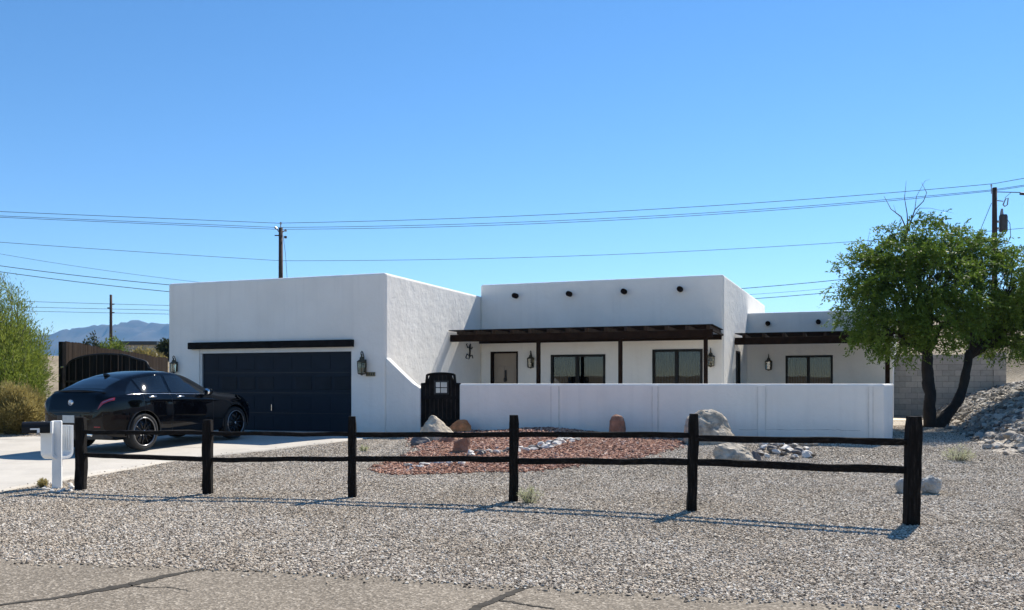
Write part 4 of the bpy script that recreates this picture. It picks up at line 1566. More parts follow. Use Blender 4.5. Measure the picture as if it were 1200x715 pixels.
CL = 4.86
TOP = [(0, .86), (.05, 1.02), (.10, 1.16), (.16, 1.235), (.30, 1.275), (.55, 1.395), (.85, 1.515), (1.2, 1.60), (1.75, 1.655), (2.15, 1.648), (2.6, 1.56), (3.0, 1.375), (3.28, 1.215), (3.5, 1.145), (4.0, 1.105), (4.5, 1.02), (4.74, .90), (4.86, .68)]
BELT = [(0, .80), (.05, .95), (.12, 1.07), (.30, 1.13), (.8, 1.15), (1.6, 1.135), (2.4, 1.105), (3.1, 1.07), (3.6, 1.02), (4.2, .95), (4.65, .83), (4.86, .62)]
HWB = [(0, .58), (.04, .69), (.12, .80), (.3, .89), (.7, .955), (1.1, .975), (1.7, .955), (2.6, .955), (3.3, .96), (3.8, .965), (4.2, .945), (4.5, .87), (4.7, .75), (4.86, .52)]
HWR = [(0, .56), (.3, .62), (.55, .57), (.9, .58), (1.7, .63), (2.5, .62), (3.0, .66), (3.25, .72), (3.5, .78), (4.1, .77), (4.5, .68), (4.7, .56), (4.86, .40)]
BOT = [(0, .46), (.10, .36), (.5, .27), (1, .24), (4, .24), (4.5, .26), (4.75, .32), (4.86, .42)]


def section(x):
    zt, zb, w_, wr_, b0 = interp(TOP, x), interp(BELT, x), interp(HWB, x), interp(HWR, x), interp(BOT, x)
    zb = min(zb, zt - .03)
    g = zt - zb
    mid = b0 + (zb - b0) * .5
    return [(0, b0), (w_ * .80, b0), (w_ * .955, b0 + .06), (w_ * .985, b0 + .2), (w_ * 1.0, mid + .08), (w_ * .985, zb - .10), (w_ * .955, zb - .02),
            (w_ * .925, zb + min(.03, g * .12)), (wr_ + (w_ * .925 - wr_) * .42, zb + g * .52), (wr_ + .01, zt - min(.09, g * .20)), (wr_ * .86, zt - min(.03, g * .08)), (wr_ * .45, zt - min(.004, g * .02)), (0, zt)]


NT = 6


def surf(x, t):
    """t in 0..12 along the half section; smooth interpolation"""
    P = section(x)
    i = min(int(t), len(P) - 2); f = t - i
    p0 = P[max(i - 1, 0)] if i > 0 else (-P[1][0], P[1][1]); p1 = P[i]; p2 = P[i + 1]
    p3 = P[i + 2] if i + 2 < len(P) else (-P[i][0], P[i][1])
    out = []
    for k in range(2):
        m1 = (p2[k] - p0[k]) * .5 * .8; m2 = (p3[k] - p1[k]) * .5 * .8
        out.append((2 * f ** 3 - 3 * f ** 2 + 1) * p1[k] + (f ** 3 - 2 * f ** 2 + f) * m1 + (-2 * f ** 3 + 3 * f ** 2) * p2[k] + (f ** 3 - f ** 2) * m2)
    return Vector((x, out[0], out[1]))


def snorm(x, t):
    e = .01
    a = surf(min(CL, x + e), t) - surf(max(0, x - e), t)
    b = surf(x, min(12, t + e)) - surf(x, max(0, t - e))
    n = b.cross(a) * -1
    if n.length < 1e-9: n = Vector((0, 0, 1))
    n.normalize()
    c = surf(x, t) - Vector((CL / 2, 0, .7))
    return n if n.dot(c) > 0 else -n


def patch(bm, fx, ts, off, mirror=(1, -1), nu=14, nv=8, thick=.004):
    """patch on the body: fx(s) -> (x_lo, x_hi) for t fraction s"""
    for mr in mirror:
        grid = []
        for j in range(nv + 1):
            s = j / nv; t = ts[0] + (ts[1] - ts[0]) * s
            x0, x1 = fx(s)
            row = []
            for i_ in range(nu + 1):
                x_ = x0 + (x1 - x0) * i_ / nu
                p = surf(x_, t) + snorm(x_, t) * off
                row.append(bm.verts.new((p.x, p.y * mr, p.z)))
            grid.append(row)
        for j in range(nv):
            for i_ in range(nu):
                q = (grid[j][i_], grid[j][i_ + 1], grid[j + 1][i_ + 1], grid[j + 1][i_])
                bm.faces.new(q if mr > 0 else q[::-1])


# rear wheel contact reads at pixel (168,528); car parallel to the garage side walls
CAR_Y = 17.85; CAR_HD = R(20.6)
rw = Vector(((169.5 - CX) / F * CAR_Y, CAR_Y, 0))
XR, XF, TRK, WR = 1.02, 3.93, .83, .388
hd = Vector((math.sin(CAR_HD), math.cos(CAR_HD), 0)); rt = Vector((hd.y, -hd.x, 0))
cen = rw - hd * XR - rt * (TRK + .11)
gc = gz(rw.x, rw.y) + .034
gf = rw + hd * 2.9; pitch = (gz(gf.x, gf.y) - gz(rw.x, rw.y)) / 2.9
car = empty('parked_car', (cen.x, cen.y, gc), 0, label='black coupe suv parked on the driveway facing the garage door', cat='car')
# local +X is forward, +Y is left
car.rotation_euler = (0, -math.atan(pitch), math.atan2(hd.y, hd.x))
bm = bmesh.new()
xst = sorted(set([0, .015, .03, .05, .075, .1, .13, .16, .2, .25] + list(np.linspace(.3, 4.4, 60)) + [4.46, 4.52, 4.58, 4.64, 4.69, 4.73, 4.77, 4.80, 4.83, 4.86]))
tst = [i / 4 for i in range(0, 49)]
rings = []
for x_ in xst:
    half = [surf(x_, t) for t in tst]
    ring = [bm.verts.new(p) for p in half] + [bm.verts.new((p.x, -p.y, p.z)) for p in half[-2:0:-1]]
    rings.append(ring)
n = len(rings[0])
for i in range(len(rings) - 1):
    for k in range(n):
        bm.faces.new((rings[i][k], rings[i + 1][k], rings[i + 1][(k + 1) % n], rings[i][(k + 1) % n]))
bm.faces.new(rings[0]); bm.faces.new(rings[-1][::-1])
bmesh.ops.recalc_face_normals(bm, faces=bm.faces)
body = build('body', bm, M['paint'])
cs = []
for x_ in (XR, XF):
    for s in (1, -1):
        b_ = bmesh.new(); lathe(b_, [(.445, s * .60), (.445, s * 1.2)], 40, 'Y', c=(x_, 0, WR + .01)); cs.append(b_)
cut(body, cs)
body.parent = car
body.data.polygons.foreach_set('use_smooth', [True] * len(body.data.polygons))
try:
    body.data.set_sharp_from_angle(angle=R(32))
except Exception:
    pass
# wheel-arch liners and lips
for x_ in (XR, XF):
    bm = bmesh.new()
    for s in (1, -1):
        wv = interp(HWB, x_)
        pts = [Vector((x_ + .448 * math.cos(a), s * (wv * .985 - .008), WR + .01 + .448 * math.sin(a))) for a in np.linspace(-.25, math.pi + .25, 26)]
        tube(bm, pts, .016, 6)
    build('wheel_arch_lip', bm, M['trim_black'], car, True)
# glazing
bm = bmesh.new()
patch(bm, lambda s: (.58 + .40 * s, .99), (7.12, 8.7), .006, nu=6)
patch(bm, lambda s: (1.04, 1.80), (7.12, 8.9), .006)
patch(bm, lambda s: (1.88, 3.10 - .78 * s), (7.12, 8.9), .006)
build('side_window', bm, M['car_glass'], car, True)
bm = bmesh.new(); patch(bm, lambda s: (.36 + .02 * (1 - s), .90 - .08 * (1 - s)), (9.7, 12), .005, nu=14, nv=10)
build('rear_window', bm, M['car_glass'], car, True)
bm = bmesh.new(); patch(bm, lambda s: (2.56 - .04 * (1 - s), 3.22), (9.6, 12), .005, nu=14, nv=10)
build('windshield', bm, M['car_glass'], car, True)
# chrome strip along the belt and window tops
bm = bmesh.new()
for s in (1, -1):
    pts = [surf(x_, 6.98) + snorm(x_, 6.98) * .004 for x_ in np.linspace(.62, 3.08, 40)]
    tube(bm, [(p.x, p.y * s, p.z) for p in pts], .0045, 6)
build('window_trim', bm, M['chrome'], car, True)
# door seams
bm = bmesh.new()
for s in (1, -1):
    for x_ in (1.02, 1.84, 3.14):
        pts = []
        for t in np.linspace(2.3, 6.9, 24):
            xx = x_ + (.22 * max(0, (3.6 - t)) / 1.3 if x_ == 1.02 else 0)
            p = surf(xx, t) + snorm(xx, t) * .0005
            pts.append((p.x, p.y * s, p.z))
        tube(bm, pts, .0035, 5)
build('door_seam', bm, M['trim_black'], car)
# handles
for s in (-1, 1):
    for x_ in (1.26, 2.10):
        bm = bmesh.new()
        p = surf(x_, 5.6); nrm = snorm(x_, 5.6); p = Vector((p.x, p.y * s, p.z)) + Vector((nrm.x, nrm.y * s, nrm.z)) * .02
        box(bm, p, (.21, .028, .03), bevel=.01)
        build('door_handle', bm, M['chrome'] if s < 0 else M['trim_black'], car, True)
# mirrors
for s in (-1, 1):
    bm = bmesh.new()
    c_ = Vector((2.90, s * 1.02, 1.17))
    g_ = bmesh.ops.create_icosphere(bm, subdivisions=3, radius=1)
    for v in g_['verts']: v.co = Vector((v.co.x * .075, v.co.y * .115, v.co.z * .085)) + c_
    tube(bm, [c_ + Vector((.02, -s * .07, -.04)), c_ + Vector((.06, -s * .15, -.07))], .02, 6)
    mo = build('side_mirror', bm, M['paint'], car, True)
    bm = bmesh.new(); lathe(bm, [(0, -.068), (.07, -.067), (.072, -.06)], 16, 'X', c=c_)
    for v in bm.verts: v.co = Vector((v.co.x, c_.y + (v.co.y - c_.y) * 1.3, v.co.z))
    build('mirror_glass', bm, M['chrome'], mo, True)
# tail lights wrapping round the corners
for s in (1, -1):
    bm = bmesh.new()
    patch(bm, lambda q: (.10 - .05 * (1 - q), .31 + .03 * q), (5.35, 6.2), .010, mirror=(s,), nu=16, nv=8)
    tl = build('tail_light', bm, M['tail_red'], car, True)
    bm = bmesh.new()
    patch(bm, lambda q: (.13 - .03 * (1 - q), .29), (5.70, 5.80), .0135, mirror=(s,), nu=12, nv=2)
    build('light_strip', bm, M['chrome'], tl, True)


def rear_x(z):
    """body surface x at height z on the centre line"""
    lo, hi = 0.0, .5
    for _ in range(40):
        m_ = (lo + hi) / 2
        if interp(TOP, m_) < z: lo = m_
        else: hi = m_
    return lo


# tailgate spoiler lip
bm = bmesh.new()
pts = [Vector((.16 + .10 * (abs(yy) / .68) ** 2, yy, 1.268 - .045 * (abs(yy) / .68) ** 2)) for yy in np.linspace(-.68, .68, 21)]
rings_ = tube(bm, pts, .022, 8)
build('spoiler_lip', bm, M['paint'], car, True)
# rear bumper details: plate recess, plate, diffuser, exhaust tips, reflector
bm = bmesh.new(); box(bm, (-.004, 0, .70), (.03, .62, .17), bevel=.012); rec = build('plate_recess', bm, M['trim_black'], car)
bm = bmesh.new(); box(bm, (-.022, 0, .70), (.012, .31, .155), bevel=.003); build('licence_plate', bm, M['plate'], rec)
bm = bmesh.new()
pts_d = [(-.02, -.58), (-.02, .58), (.10, .78), (.3, .82), (.3, -.82), (.10, -.78)]
vs0 = [bm.verts.new((a, b, .30)) for a, b in pts_d]; vs1 = [bm.verts.new((a, b, .47)) for a, b in pts_d]
for k in range(6): bm.faces.new((vs0[k], vs0[(k + 1) % 6], vs1[(k + 1) % 6], vs1[k]))
bm.faces.new(vs0[::-1]); bm.faces.new(vs1); bmesh.ops.recalc_face_normals(bm, faces=bm.faces)
build('rear_diffuser', bm, M['trim_black'], car)
for s in (1, -1):
    bm = bmesh.new()
    for k in (0, 1):
        box(bm, (-.03, s * (.42 + .15 * k), .39), (.06, .12, .075), bevel=.02)
    build('exhaust_tip', bm, M['chrome'], car, True)
    bm = bmesh.new(); box(bm, (.045, s * .66, .545), (.05, .16, .025), bevel=.006); build('reflector', bm, M['tail_red'], car)
# round badge with three spokes, model marks
xb = rear_x(1.03)
bm = bmesh.new()
ringp = [Vector((xb - .02, .052 * math.cos(a), 1.03 + .052 * math.sin(a))) for a in np.linspace(0, 2 * math.pi, 25)]
tube(bm, ringp, .006, 6)
for a in (math.pi / 2, math.pi * 7 / 6, math.pi * 11 / 6):
    tube(bm, [Vector((xb - .02, 0, 1.03)), Vector((xb - .02, .05 * math.cos(a), 1.03 + .05 * math.sin(a)))], [.008, .003], 5)
lathe(bm, [(0, -.012), (.055, -.010), (.055, .02)], 20, 'X', c=(xb, 0, 1.03))
build('badge', bm, M['chrome'], car, True)
xm = rear_x(.93)
bm = bmesh.new()
for k in range(4): box(bm, (xm - .008 + .02, -.38 - .045 * k, .93), (.012, .032, .03), bevel=.002)
build('model_mark', bm, M['chrome'], car)
bm = bmesh.new()
for k in range(3): box(bm, (xm + .035 + .012 * k, .44 + .06 * k, .945), (.014, .05, .026), bevel=.002)
build('model_mark', bm, M['chrome'], car)
# bumper shelf line
bm = bmesh.new()
tube(bm, [Vector((interp([(0, 0), (.55, .0), (.72, .06), (.86, .2)], abs(yy)) + .0, yy, .83)) for yy in np.linspace(-.8, .8, 25)], .006, 5)
build('bumper_seam', bm, M['trim_black'], car)
# roof fin antenna
bm = bmesh.new()
g_ = bmesh.ops.create_icosphere(bm, subdivisions=2, radius=1)
for v in g_['verts']: v.co = Vector((.98 + v.co.x * .10 - max(0, v.co.z) * .05, v.co.y * .022, 1.56 + v.co.z * .055))
build('roof_fin', bm, M['paint'], car, True)
# headlights and grille for views from the side
for s in (1, -1):
    bm = bmesh.new(); patch(bm, lambda q: (4.42, 4.74), (5.1, 6.3), .006, mirror=(s,), nu=10, nv=6)
    build('headlight', bm, M['window_glass'] if False else M['rim_edge'], car, True)
bm = bmesh.new(); box(bm, (4.85, 0, .62), (.03, .8, .26), bevel=.02); build('grille', bm, M['trim_black'], car)
bm = bmesh.new(); box(bm, (2.4, 0, .30), (3.6, 1.2, .14), bevel=.03); build('underbody', bm, M['trim_black'], car)


def wheel(x_, s):
    t = bmesh.new()
    prof = [(.29, -.12), (.34, -.135), (.375, -.122), (.387, -.07), (.388, 0), (.387, .07), (.375, .122), (.34, .135), (.29, .12)]
    lathe(t, prof, 40, 'Y', c=(x_, s * TRK, WR), close=True)
    wh = build('wheel', t, M['rubber'], car, True)
    t = bmesh.new()
    yo = s * (TRK + s * 0) + s * .10
    lathe(t, [(.272, yo - s * .20), (.255, yo - s * .06), (.262, yo)], 36, 'Y', c=(x_, 0, WR)) if False else None
    tube(t, [Vector((x_ + .292 * math.cos(a), s * (TRK + .122), WR + .292 * math.sin(a))) for a in np.linspace(0, 2 * math.pi, 41)], .012, 6)
    build('rim_edge', t, M['rim_edge'], wh, True)
    t = bmesh.new()
    lathe(t, [(.0, s * (TRK - .02)), (.288, s * (TRK - .02)), (.291, s * (TRK + .09))], 36, 'Y', c=(x_, 0, WR))
    for k in range(10):
        a = k * 2 * math.pi / 10 + .1
        c0 = Vector((x_ + .05 * math.cos(a), s * (TRK + .09), WR + .05 * math.sin(a))); c1 = Vector((x_ + .285 * math.cos(a), s * (TRK + .098), WR + .285 * math.sin(a)))
        tube(t, [c0, c1], [.022, .017], 6)
    lathe(t, [(.06, s * (TRK + .02)), (.06, s * (TRK + .10)), (.045, s * (TRK + .112)), (0, s * (TRK + .114))], 16, 'Y', c=(x_, 0, WR))
    build('rim', t, M['rim_dark'], wh, True)
    t = bmesh.new(); lathe(t, [(0, s * (TRK + .113)), (.028, s * (TRK + .118)), (.03, s * (TRK + .11))], 12, 'Y', c=(x_, 0, WR))
    build('hub_cap', t, M['chrome'], wh, True)


for x_ in (XR, XF):
    for s in (-1, 1): wheel(x_, s)

# ------------------------------------------------------------------ side yard gate and wooden fence
FA = -10.63 - 1.078     # along the garage front line
gpx = H(on_wall(60, pg, E1), 0)
GB = .35
ga_l = on_wall(63.5, pg, E1) + .02; ga_r = GA0 - .06
sg = empty('side_gate', H((ga_l + ga_r) / 2, GB), math.atan2(E1.y, E1.x), label='dark arched double gate of vertical boards between post and garage', cat='gate')
gcen = H((ga_l + ga_r) / 2, GB)


def gtop(a):
    """gate top outline from the photograph"""
    p = H(a, GB); u = CX + p.x / p.y * F
    v = interp([(62, 438), (79.5, 427.5), (80, 425.5), (92, 419.5), (106, 416.6), (122, 415.3), (141, 416), (160, 421), (173, 426), (173.8, 431), (190, 437.5), (200, 439)], u)
    return EYE + (HZ - v) * p.y / F


hwid = (ga_r - ga_l) / 2
def leaf_boards(x0, x1):
    bm = bmesh.new()
    n = int((x1 - x0) / .14)
    for k in range(n):
        l = x0 + (x1 - x0) * k / n + .008; r_ = x0 + (x1 - x0) * (k + 1) / n - .008
        m_ = (l + r_) / 2 + (ga_l + ga_r) / 2
        off = .012 * (k % 2)
        b_ = bmesh.new()
        slab_poly(b_, [Vector((l, off, .30)), Vector((r_, off, .30)), Vector((r_, off, gtop(r_ + (ga_l + ga_r) / 2))), Vector((l, off, gtop(l + (ga_l + ga_r) / 2)))], (0, 1, 0), .022)
        me_ = bpy.data.meshes.new('t'); b_.to_mesh(me_); b_.free(); bm.from_mesh(me_); bpy.data.meshes.remove(me_)
    return bm
for x0, x1 in ((-hwid + .05, -.01), (.01, hwid - .05)):
    lf = build('gate_leaf', leaf_boards(x0, x1), M['gate_board'], sg)
    bm = bmesh.new()
    pts = [Vector((x_, .015, gtop(x_ + (ga_l + ga_r) / 2) + .01)) for x_ in np.linspace(x0, x1, 30)]
    tube(bm, pts, .03, 6)
    box(bm, ((x0 + x1) / 2, -.02, .75), (x1 - x0 - .02, .03, .06)); box(bm, ((x0 + x1) / 2, -.02, 1.6), (x1 - x0 - .02, .03, .06))
    build('leaf_frame', bm, M['black_iron'], lf)
bm = bmesh.new(); box(bm, (-hwid - .07, .0, 1.5), (.16, .16, 2.7), bevel=.01); build('gate_post', bm, M['black_wood'], sg)
bm = bmesh.new(); box(bm, (hwid + .005, .0, 1.2), (.10, .10, 2.1), bevel=.01); build('gate_post', bm, M['black_wood'], sg)
bm = bmesh.new(); box(bm, (-hwid + .02, -.09, 2.05), (.10, .03, .05), bevel=.008); build('latch', bm, M['chrome'], sg)

# boundary fence running back from the gate post
f0 = gpx + E2 * .5 + E1 * .02
f1 = Vector(((197 - CX) / F * 40.5, 40.5, 0))
fdir = (f1 - f0).normalized(); FL = (f1 - f0).length
wf = empty('wooden_fence', (f0.x, f0.y, 0), math.atan2(fdir.y, fdir.x), label='tall weathered board fence running back behind the arched gate', cat='fence')
nb = int(FL / .15)
bm = bmesh.new()
bm_r = bmesh.new()
for k in range(nb):
    x_ = k * .15
    jit = random.uniform(-.02, .02)
    p = f0 + fdir * x_
    top = 2.86 + jit - .12 * ss(0, FL, x_) + .05 * noise.noise(Vector((x_ * .4, 0, 0)))
    box(bm, (x_ + .075, random.uniform(-.004, .004), (top + .1) / 2), (.142, .02, top - .1))
build('board', bm, M['fence_board'], wf)
for z in (.6, 1.5, 2.5):
    box(bm_r, (FL / 2, .03, z), (FL - .1, .035, .09))
build('fence_rail', bm_r, M['fence_board'], wf)
for x_ in (.2, FL * .33, FL * .66, FL - .2):
    bm = bmesh.new(); box(bm, (x_, .10, 1.4), (.1, .1, 2.7)); build('fence_post', bm, M['fence_board'], wf)

# ------------------------------------------------------------------ block wall on the right
k0 = Vector((12.6, 30.65, 0)); k1 = Vector(((1179 - CX) / F * 29.4, 29.4, 0))
kd = (k1 - k0).normalized(); KL = (k1 - k0).length
bwl = empty('block_wall', (k0.x, k0.y, 0), math.atan2(kd.y, kd.x), label='grey concrete block retaining wall behind the tree', cat='wall')
bm = bmesh.new(); box(bm, (KL / 2 - .2, .1, 1.2), (KL - .4, .2, 2.7)); build('wall', bm, M['concrete_block'], bwl)
bm = bmesh.new(); box(bm, (KL - .2, .1, 1.22), (.398, .26, 2.74)); build('pilaster', bm, M['concrete_block'], bwl)


# ------------------------------------------------------------------ vegetation
def leaf_cloud(name, C, D, T, lw, ll, mat, parent=None, jitter=.5, label=None):
    """C centres (n,3), D directions (n,3), T tint (n)"""
    n = len(C)
    C = np.asarray(C, np.float32); D = np.asarray(D, np.float32)
    D = D + np.random.normal(0, jitter, D.shape); D /= np.linalg.norm(D, axis=1, keepdims=True) + 1e-9
    rnd = np.random.normal(0, 1, D.shape); S = np.cross(D, rnd); S /= np.linalg.norm(S, axis=1, keepdims=True) + 1e-9
    L = (ll * np.random.uniform(.6, 1.3, (n, 1))).astype(np.float32); Wd = (lw * np.random.uniform(.7, 1.3, (n, 1))).astype(np.float32)
    v = np.empty((n, 4, 3), np.float32)
    v[:, 0] = C - D * L * .5; v[:, 1] = C + S * Wd * .5; v[:, 2] = C + D * L * .5; v[:, 3] = C - S * Wd * .5
    me = npmesh(name, v.reshape(-1, 3), 4, np.arange(n * 4), (mat,))
    a = me.attributes.new('tint', 'FLOAT', 'FACE'); a.data.foreach_set('value', np.clip(np.asarray(T, np.float32), 0, 1))
    o = link(name, me, None, parent)
    return o


def branch_pts(p, q, sag=.1, n=6, wob=.08):
    p, q = Vector(p), Vector(q)
    L = (q - p).length
    out = []
    for i in range(n + 1):
        t = i / n
        c = p.lerp(q, t)
        c.z += sag * L * math.sin(math.pi * t)
        if 0 < i < n: c += Vector((random.gauss(0, 1), random.gauss(0, 1), random.gauss(0, 1))) * wob * L * .3
        out.append(c)
    return out


TD = 23.0
tbase = W(1093, 500, TD); tbase.z = gz(tbase.x, TD)
tree = empty('tree', tbase, 0, label='large green mesquite tree with two dark trunks at the right', cat='tree')
loc = lambda u, v, dd=0: W(u, v, TD + dd) - tbase
def resample(pts, rad, k=5):
    P_, R_ = [], []
    n_ = len(pts)
    for i in range(n_ - 1):
        p0, p1, p2, p3 = pts[max(i - 1, 0)], pts[i], pts[i + 1], pts[min(i + 2, n_ - 1)]
        for j in range(k):
            t = j / k
            P_.append(.5 * ((2 * p1) + (p2 - p0) * t + (2 * p0 - 5 * p1 + 4 * p2 - p3) * t * t + (3 * p1 - p0 - 3 * p2 + p3) * t ** 3))
            R_.append((rad[i] * (1 - t) + rad[i + 1] * t) * (1 + .10 * noise.noise(p1.lerp(p2, t) * 3)))
    P_.append(pts[-1]); R_.append(rad[-1])
    return P_, R_


bm = bmesh.new()
t1 = [loc(1092, 506), loc(1091, 500), loc(1089, 480), loc(1090, 462), loc(1088, 448), loc(1087, 430), loc(1086, 408)]
t1[0].z = -.2
tube(bm, *resample(t1, [.26, .20, .155, .14, .16, .135, .12]), 16)
t2 = [loc(1096, 506), loc(1103, 494), loc(1113, 483), loc(1122, 470), loc(1128, 455), loc(1132, 438), loc(1136, 412, .3)]
t2[0].z = -.2
tube(bm, *resample(t2, [.26, .20, .14, .125, .105, .105, .09]), 16)
tube(bm, [loc(1088, 506), loc(1080, 504), loc(1072, 507)], [.2, .1, .04], 8)
for v_ in bm.verts:
    q_ = v_.co.copy(); q_.z *= .45
    v_.co += Vector((1, 0, 0)) * .035 * noise.noise(q_ * 7) + Vector((0, 1, 0)) * .035 * noise.noise(q_ * 7 + Vector((9, 0, 0)))
    v_.co += Vector((1, 0, 0)) * .014 * noise.noise(q_ * 22) + Vector((0, 1, 0)) * .014 * noise.noise(q_ * 22 + Vector((9, 0, 0)))
trunk = build('trunk', bm, M['bark'], tree, True)
lobes = [(1072, 285, 46, 30, 0), (1022, 322, 38, 34, .3), (1010, 360, 31, 34, -.2), (1036, 388, 36, 22, -.6), (1060, 350, 55, 50, .5), (1090, 330, 50, 50, -.7), (1115, 290, 36, 24, .4),
         (1110, 376, 45, 34, -.9), (1150, 345, 50, 46, .2), (1190, 335, 45, 40, -.3), (1185, 380, 50, 36, .4), (1225, 360, 45, 50, .2), (1150, 388, 40, 26, .9), (1050, 300, 34, 26, .6), (1060, 402, 34, 14, -.2), (1150, 300, 34, 22, .9), (1268, 350, 45, 45, 1.6), (1240, 405, 40, 26, 1.2), (1290, 410, 40, 25, 2.2)]
px = TD / F
bm = bmesh.new()
C, D, T = [], [], []
for li, (u, v, ru, rv, dd) in enumerate(lobes):
    c = loc(u, v, dd)
    src = Vector(t1[-1]) if u < 1118 else Vector(t2[-1])
    bp = branch_pts(src - Vector((0, 0, .15)), c, .06, 6, .10)
    tube(bm, bp, [.085, .07, .06, .05, .04, .03, .02], 6)
    vol = ru * rv
    ncl = int(vol / 27) + 9
    for q in range(ncl):
        # clump centre, biased to the outer shell
        n = Vector((random.gauss(0, 1), random.gauss(0, 1), random.gauss(0, 1))).normalized()
        r_ = random.uniform(.25, 1.0) ** .55
        cc = c + Vector((n.x * ru * px, n.y * (ru + rv) * .5 * px * 1.1, n.z * rv * px)) * r_
        if random.random() < .35:
            tube(bm, branch_pts(bp[random.choice((3, 4, 5))], cc, .03, 3, .14), [.018, .013, .009, .005], 4, False)
        hue = random.gauss(.5, .16) + (.12 if u > 1130 else 0)
        outd = (cc - c); outd.z -= .1
        if outd.length < .05: outd = Vector((0, 0, 1))
        outd.normalize()
        nsp = random.randint(5, 8)
        for s_ in range(nsp):
            d_ = (outd + Vector((random.gauss(0, .7), random.gauss(0, .7), random.gauss(0, .5)))).normalized()
            L = random.uniform(.22, .46)
            base = cc + Vector((random.gauss(0, .10), random.gauss(0, .10), random.gauss(0, .07)))
            m_ = random.randint(13, 20)
            for k in range(m_):
                f = k / m_
                p = base + d_ * L * f + Vector((0, 0, -.30 * L * f * f))
                sidev = Vector((random.gauss(0, .028), random.gauss(0, .028), random.gauss(0, .025)))
                C.append(p + sidev); D.append(d_ + sidev * 22 + Vector((0, 0, -.4 * f))); T.append(hue + random.gauss(0, .14))
build('branch', bm, M['bark'], tree, True)
leaf_cloud('crown', [tuple(p) for p in C], [tuple(p) for p in D], T, .034, .095, M['leaf_mesquite'], tree, .35)
# bare twigs above the crown
bm = bmesh.new()
def twig(pts, r0):
    pp = [loc(a, b, .3) for a, b in pts]
    tube(bm, pp, [r0 * (1 - .8 * i / (len(pp) - 1)) for i in range(len(pp))], 5)
twig([(1060, 285), (1062, 268), (1056, 254), (1044, 245), (1036, 230)], .026)
twig([(1062, 275), (1068, 258), (1072, 246), (1082, 236), (1086, 226), (1080, 214)], .024)
twig([(1064, 268), (1063, 250), (1060, 232), (1062, 212)], .018)
twig([(1070, 255), (1078, 244), (1090, 244), (1118, 250)], .012)
twig([(1056, 254), (1050, 250), (1047, 240)], .012)
twig([(1072, 246), (1074, 230), (1084, 212), (1090, 210)], .010)
twig([(1020, 300), (1017, 282), (1020, 268)], .010)
build('bare_twig', bm, M['twig'], tree, True)


def bush(name, u0, u1, vtop, vbase, d, mat, nst, nleaf, lw, ll, label, cat='shrub', group=None, spread=.55, tint=.5, droop=.1, stem=M['twig'], base_u=None, dep=1.0, base_z=None):
    """multi-stem shrub filling a pixel box at distance d"""
    uc = (u0 + u1) / 2 if base_u is None else base_u
    x = (uc - CX) / F * d; z = gz(x, d) if base_z is None else base_z
    o = empty(name, (x, d, z), 0, label=label, cat=cat, group=group)
    ht = EYE - (vtop - HZ) / F * d - z
    wd = (u1 - u0) / F * d / 2
    off = ((u0 + u1) / 2 - uc) / F * d
    bm = bmesh.new(); C, D, T = [], [], []
    for s_ in range(nst):
        a = random.uniform(0, 6.28); r_ = math.sqrt(random.random())
        hz = ht * (1 - .45 * r_ ** 2) * random.uniform(.6, 1.02)
        tip = Vector((off + math.cos(a) * r_ * wd, math.sin(a) * r_ * wd * dep, hz))
        b0 = Vector((tip.x * .15 + random.gauss(0, .05 * wd), tip.y * .15, -.02))
        pts = branch_pts(b0, tip, .0, 5, .10)
        rr_ = .012 * ht / 2 + .004
        tube(bm, pts, [rr_, rr_ * .85, rr_ * .7, rr_ * .5, rr_ * .35, rr_ * .2], 5, False)
        tn = random.gauss(tint, .15)
        for k in range(nleaf):
            f = random.uniform(.12, 1.0) ** .75
            i_ = min(4, int(f * 5)); ff = f * 5 - i_
            p = pts[i_].lerp(pts[i_ + 1], ff); dr = (pts[i_ + 1] - pts[i_]).normalized()
            so_ = Vector((random.gauss(0, 1), random.gauss(0, 1), random.gauss(0, .8))) * spread * (.12 + .14 * (1 - abs(f - .6))) * wd
            C.append(tuple(p + so_)); D.append(tuple(dr + so_.normalized() * .5 + Vector((0, 0, -droop)))); T.append(tn + random.gauss(0, .13))
    build('stem', bm, stem, o, True)
    leaf_cloud('foliage', C, D, T, lw, ll, mat, o, .3)
    return o


bush('palo_verde', -90, 50, 316, 490, 25.0, M['leaf_palo'], 150, 850, .020, .12, 'tall feathery yellow green palo verde left of the dark gate', 'tree', spread=.42, base_u=5)
bush('shrub', -55, 44, 385, 494, 24.0, M['leaf_palo'], 90, 560, .022, .10, 'rounded yellow green shrub under the tall palo verde', spread=.6, tint=.45, base_u=14)
bush('dry_shrub', -20, 52, 443, 500, 22.5, M['leaf_straw'], 100, 380, .016, .13, 'straw coloured dry shrub at the left edge beside the driveway', spread=.5)
bush('shrub', 93, 122, 386, 416, 44, M['leaf_dark'], 34, 160, .06, .16, 'dark spiky shrub beyond the board fence under the far mountain', tint=.45, base_z=1.2)
bush('shrub', 108, 152, 387, 418, 46, M['leaf_palo'], 60, 170, .06, .16, 'olive green shrub beyond the board fence beside the far pole', tint=.25, base_z=1.2)
bush('shrub', 184, 215, 393, 420, 60, M['leaf_dark'], 40, 160, .08, .2, 'dark green shrub beyond the fence against the garage corner', tint=.3)
bush('dry_shrub', 150, 194, 405, 420, 52, M['leaf_straw'], 50, 120, .07, .2, 'pale dry brush on the dirt bank between fence and garage', tint=.3)
